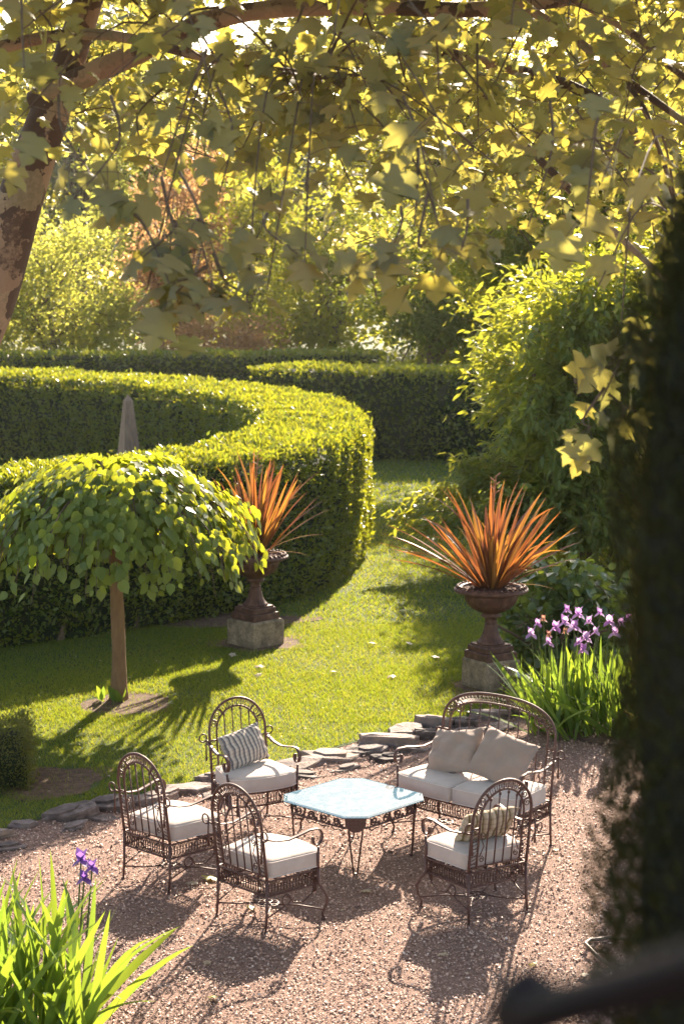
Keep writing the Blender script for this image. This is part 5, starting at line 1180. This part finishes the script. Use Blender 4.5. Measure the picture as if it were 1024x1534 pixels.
FL = [(-0.45, 0.0, 0.92, .08, None), (-0.15, -0.1, 1.05, .09, None), (-0.05, 0.0, 0.99, .09, None), (0.05, -0.1, 0.90, .085, None), (0.0, 0.1, 1.09, .08, None), (-0.22, 0, 0.98, .08, None), (0.28, 0.0, 1.04, .085, None), (0.32, -0.1, 0.95, .08, None), (0.02, -0.15, 0.80, .08, None), (0.62, 0.1, 1.05, .08, None), (0.66, 0.1, 0.96, .08, None), (-0.38, 0.1, 1.0, .06, None), (-0.30, -0.1, 0.86, .065, None), (-0.10, 0.15, 1.12, .06, None), (0.10, 0.1, 1.02, .065, None), (0.14, -0.1, 0.96, .06, None), (0.20, 0.1, 1.1, .06, None), (0.40, 0.1, 1.0, .065, None), (0.44, -0.1, 1.08, .06, None), (0.52, 0.1, 0.92, .06, None), (-0.02, -0.1, 0.86, .06, None), (-0.34, 0, 1.06, .05, 'witherpetal'), (-0.28, 0.05, 0.9, .05, 'witherpetal'), (-0.12, 0.1, 0.92, .045, 'witherpetal'), (0.5, 0, 1.08, .05, 'witherpetal'), (0.58, 0.0, 1.0, .05, 'witherpetal')]
iris_clump(2.22, 16.75, [(-0.35, -0.1), (-0.2, 0.1), (0, 0), (0.2, 0.1), (0.35, 0), (0.1, -0.25), (-0.2, -0.3), (0.5, -0.1), (0.4, -0.3), (-0.05, 0.25)], 190, 0.92, 'tall iris clump with pale purple flowers beyond the settee', 92, -12, FL, 'petal', 46)

def lantern():
    root = empty('garden_lantern', (1.62, 17.86, 0), R(20)); tag(root, 'small pierced iron lantern on the ground before the right urn block', 'lantern')
    b = MB(); b.tube([(0, 0, 0), (0, 0, 0.16)], 0.008, 6); b.build('stake', M['cast_iron'], root)
    b = MB()
    for k in range(4):
        a = k * math.pi / 2; b.tube([(0.035 * math.cos(a), 0.035 * math.sin(a), 0.16), (0.055 * math.cos(a), 0.055 * math.sin(a), 0.33)], 0.005, 4)
    for z, q in ((0.17, 0.036), (0.21, 0.041), (0.25, 0.046), (0.29, 0.051)): b.tube([(q * math.cos(t), q * math.sin(t), z) for t in np.linspace(0, 6.283, 9)[:-1]], 0.004, 4, closed=True)
    b.build('cage', M['iron'], root)
    b = MB(); b.lathe([(0.072, 0.33), (0.072, 0.34), (0.03, 0.365), (0.008, 0.38)], 4); b.build('roof', M['iron'], root)
lantern()
def white_flowers():
    root = empty('white_flower_plant', (1.80, 17.95, 0)); tag(root, 'tiny plant with one pale bluish bloom beside the lantern', 'plant')
    r = np.random.default_rng(4); n = 60; pos = np.stack([r.normal(size=n) * 0.09, r.normal(size=n) * 0.09, 0.05 + 0.2 * r.random(n)], 1)
    V, F, A = scatter(*T_HEART, pos, frames(unit(r.normal(size=(n, 3))), unit(r.normal(size=(n, 3)) + np.array([0, 0, 1]))), 0.06 * (0.6 + 0.8 * r.random(n)), r.random(n))
    tag(link_mesh('foliage', arrays_mesh('foliage', V, F, A), M['bush'], root), kind='stuff')
    b = MB(); b.lathe([(0.012, 0.24), (0.034, 0.255), (0.042, 0.275), (0.03, 0.295), (0.008, 0.302)], 10); o = b.build('bloom', M['whiteflower'], root, True); o.location = (-0.03, -0.06, 0)
white_flowers()

b = MB(); b.tube([(2.05, 11.25, 0.012), (1.75, 11.32, 0.012), (1.60, 11.28, 0.014), (1.545, 11.12, 0.05), (1.60, 10.95, 0.03), (1.70, 10.75, 0.014), (1.86, 10.62, 0.012)], 0.013, 8)
tag(b.build('garden_hose', M['hose'], None, True), 'loop of brown garden hose on the shaded gravel at right', 'hose')

def fallen(x, y, s, m, lab, a, k):
    b = arrays_mesh('fallen_leaf', T_PLANE[0] * s, T_PLANE[1], np.zeros(len(T_PLANE[0])), True); o = link_mesh('fallen_leaf', b, M[m]); o.location = (x, y, 0.022 + (0.02 if y > 15 else 0)); o.rotation_euler = (R(10 * math.sin(k * 3)), R(12 * math.cos(k * 5)), a); tag(o, lab, 'leaf', 'fallen leaves')
FALL = [(-0.93, 12.45, 0.11, 'yellowleaf', 'yellow green fallen leaf on the gravel under the leftmost chair'), (-1.02, 12.38, 0.08, 'deadleaf', 'brown fallen leaf beside the yellow one under the leftmost chair'), (-0.62, 11.9, 0.06, 'yellowleaf', 'yellow leaf on the gravel beneath the front armchair'), (0.14, 12.2, 0.08, 'deadleaf', 'pale leaf on the gravel at the foot of the table'),
        (1.60, 13.1, 0.045, 'yellowleaf', 'tiny yellow leaf by the rear foot of the settee'), (-0.75, 10.35, 0.06, 'yellowleaf', 'yellow leaf on the open gravel right of the corner iris'), (-0.85, 10.9, 0.05, 'deadleaf', 'small curled leaf in the shadow of the front armchair'), (0.62, 11.0, 0.06, 'deadleaf', 'dry leaf in the shadow of the right armchair'), (1.2, 10.85, 0.05, 'yellowleaf', 'yellow leaf near the shadow edge at lower right'), (1.50, 10.7, 0.07, 'deadleaf', 'brown leaf on the shaded gravel near the hose'),
        (-1.25, 20.0, 0.09, 'deadleaf', 'pale leaf on the grass left of the left stone block'), (-0.90, 19.3, 0.09, 'deadleaf', 'pale leaf on sunlit grass in front of the left stone block'), (-0.86, 18.95, 0.08, 'deadleaf', 'second pale leaf nearer the chairs, below the left stone block'), (0.35, 20.6, 0.08, 'deadleaf', 'pale leaf on the dappled lawn in the middle'), (0.75, 20.6, 0.08, 'deadleaf', 'pale leaf on the shaded lawn left of the right urn'), (1.05, 19.8, 0.08, 'deadleaf', 'pale leaf on the dark lawn nearest the right urn stem'), (0.55, 18.9, 0.09, 'deadleaf', 'brown leaf lying on the shaded lawn below the urn'), (-0.1, 19.1, 0.07, 'deadleaf', 'leaf on bright grass in the middle of the lawn')]
for k, q in enumerate(FALL): fallen(*q, k * 1.7, k)

def leaf_litter():
    r = np.random.default_rng(15); n = 420
    y = r.uniform(9.8, 22, n); x = r.uniform(-1, 1, n) * (0.2 * y); z = np.where(y < edge_y(x), 0.016, 0.045)
    pos = np.stack([x, y, z], 1); d = unit(r.normal(size=(n, 3)) * (1, 1, 0.15)); nr = unit(np.array([0, 0, 1.0]) + r.normal(size=(n, 3)) * 0.4)
    V, F, A = scatter(*T_DIAMOND, pos, frames(d, nr), 0.016 + 0.03 * r.random(n) ** 3, r.random(n))
    tag(link_mesh('leaf_litter', arrays_mesh('leaf_litter', V, F, A), M['deadleaf']), 'tiny dry leaf scraps strewn over gravel and grass', 'litter', kind='stuff')
leaf_litter()

def handrail():
    root = empty('iron_handrail', (0.08, 0.80, 2.9)); tag(root, 'dark blurred iron handrail curling down at the bottom right corner', 'handrail')
    o = np.array([0.08, 0.80, 2.9])
    b = MB(); P = [(0.46, 0.40, 4.235), (0.30, 0.54, 4.14), (0.192, 0.64, 4.062), (0.157, 0.70, 4.028), (0.141, 0.72, 4.013), (0.112, 0.75, 3.990), (0.094, 0.77, 3.976), (0.085, 0.78, 3.967), (0.079, 0.79, 3.952), (0.078, 0.80, 3.915)]
    b.tube([np.array(q) - o for q in P], [0.0105] * len(P), 12); b.build('rail', M['dark_iron'], root, True)
    b = MB(); b.tube([np.array(q) - o for q in ((0.094, 0.782, 3.982), (0.088, 0.788, 3.977), (0.082, 0.793, 3.968), (0.078, 0.797, 3.958), (0.076, 0.799, 3.948))], [0.004, 0.0125, 0.0145, 0.0125, 0.006], 12); b.build('knob', M['dark_iron'], root, True)
    b = MB(); b.tube([np.array(q) - o for q in ((0.078, 0.80, 3.917), (0.078, 0.80, 2.9))], 0.0115, 10); b.build('post', M['dark_iron'], root, True)
    b = MB(); b.tube([np.array(q) - o for q in ((0.40, 0.452, 4.20), (0.40, 0.452, 2.9))], 0.0115, 10); b.build('post', M['dark_iron'], root, True)
handrail()
b = MB(); b.box((0, -0.35, 2.8), (3.0, 2.6, 0.2), 0, 0.01); tag(b.build('balcony_floor', M['slab']), kind='structure')

# ------------------------------------------------------------------ evening air: haze volume added to suggest lens glare
def haze():
    m = bpy.data.materials.new('glare_haze'); m.use_nodes = True; n = m.node_tree; n.nodes.clear()
    v = n.nodes.new('ShaderNodeVolumePrincipled'); v.inputs['Color'].default_value = (1.0, 0.93, 0.82, 1); v.inputs['Density'].default_value = 0.00016; v.inputs['Anisotropy'].default_value = 0.55
    o = n.nodes.new('ShaderNodeOutputMaterial'); n.links.new(v.outputs[0], o.inputs['Volume'])
    b = MB(); b.box((0, 52, 8.0), (150, 120, 18.4)); tag(b.build('haze', m), 'thin warm evening haze over the garden, added to suggest lens glare', 'haze', kind='stuff')
haze()
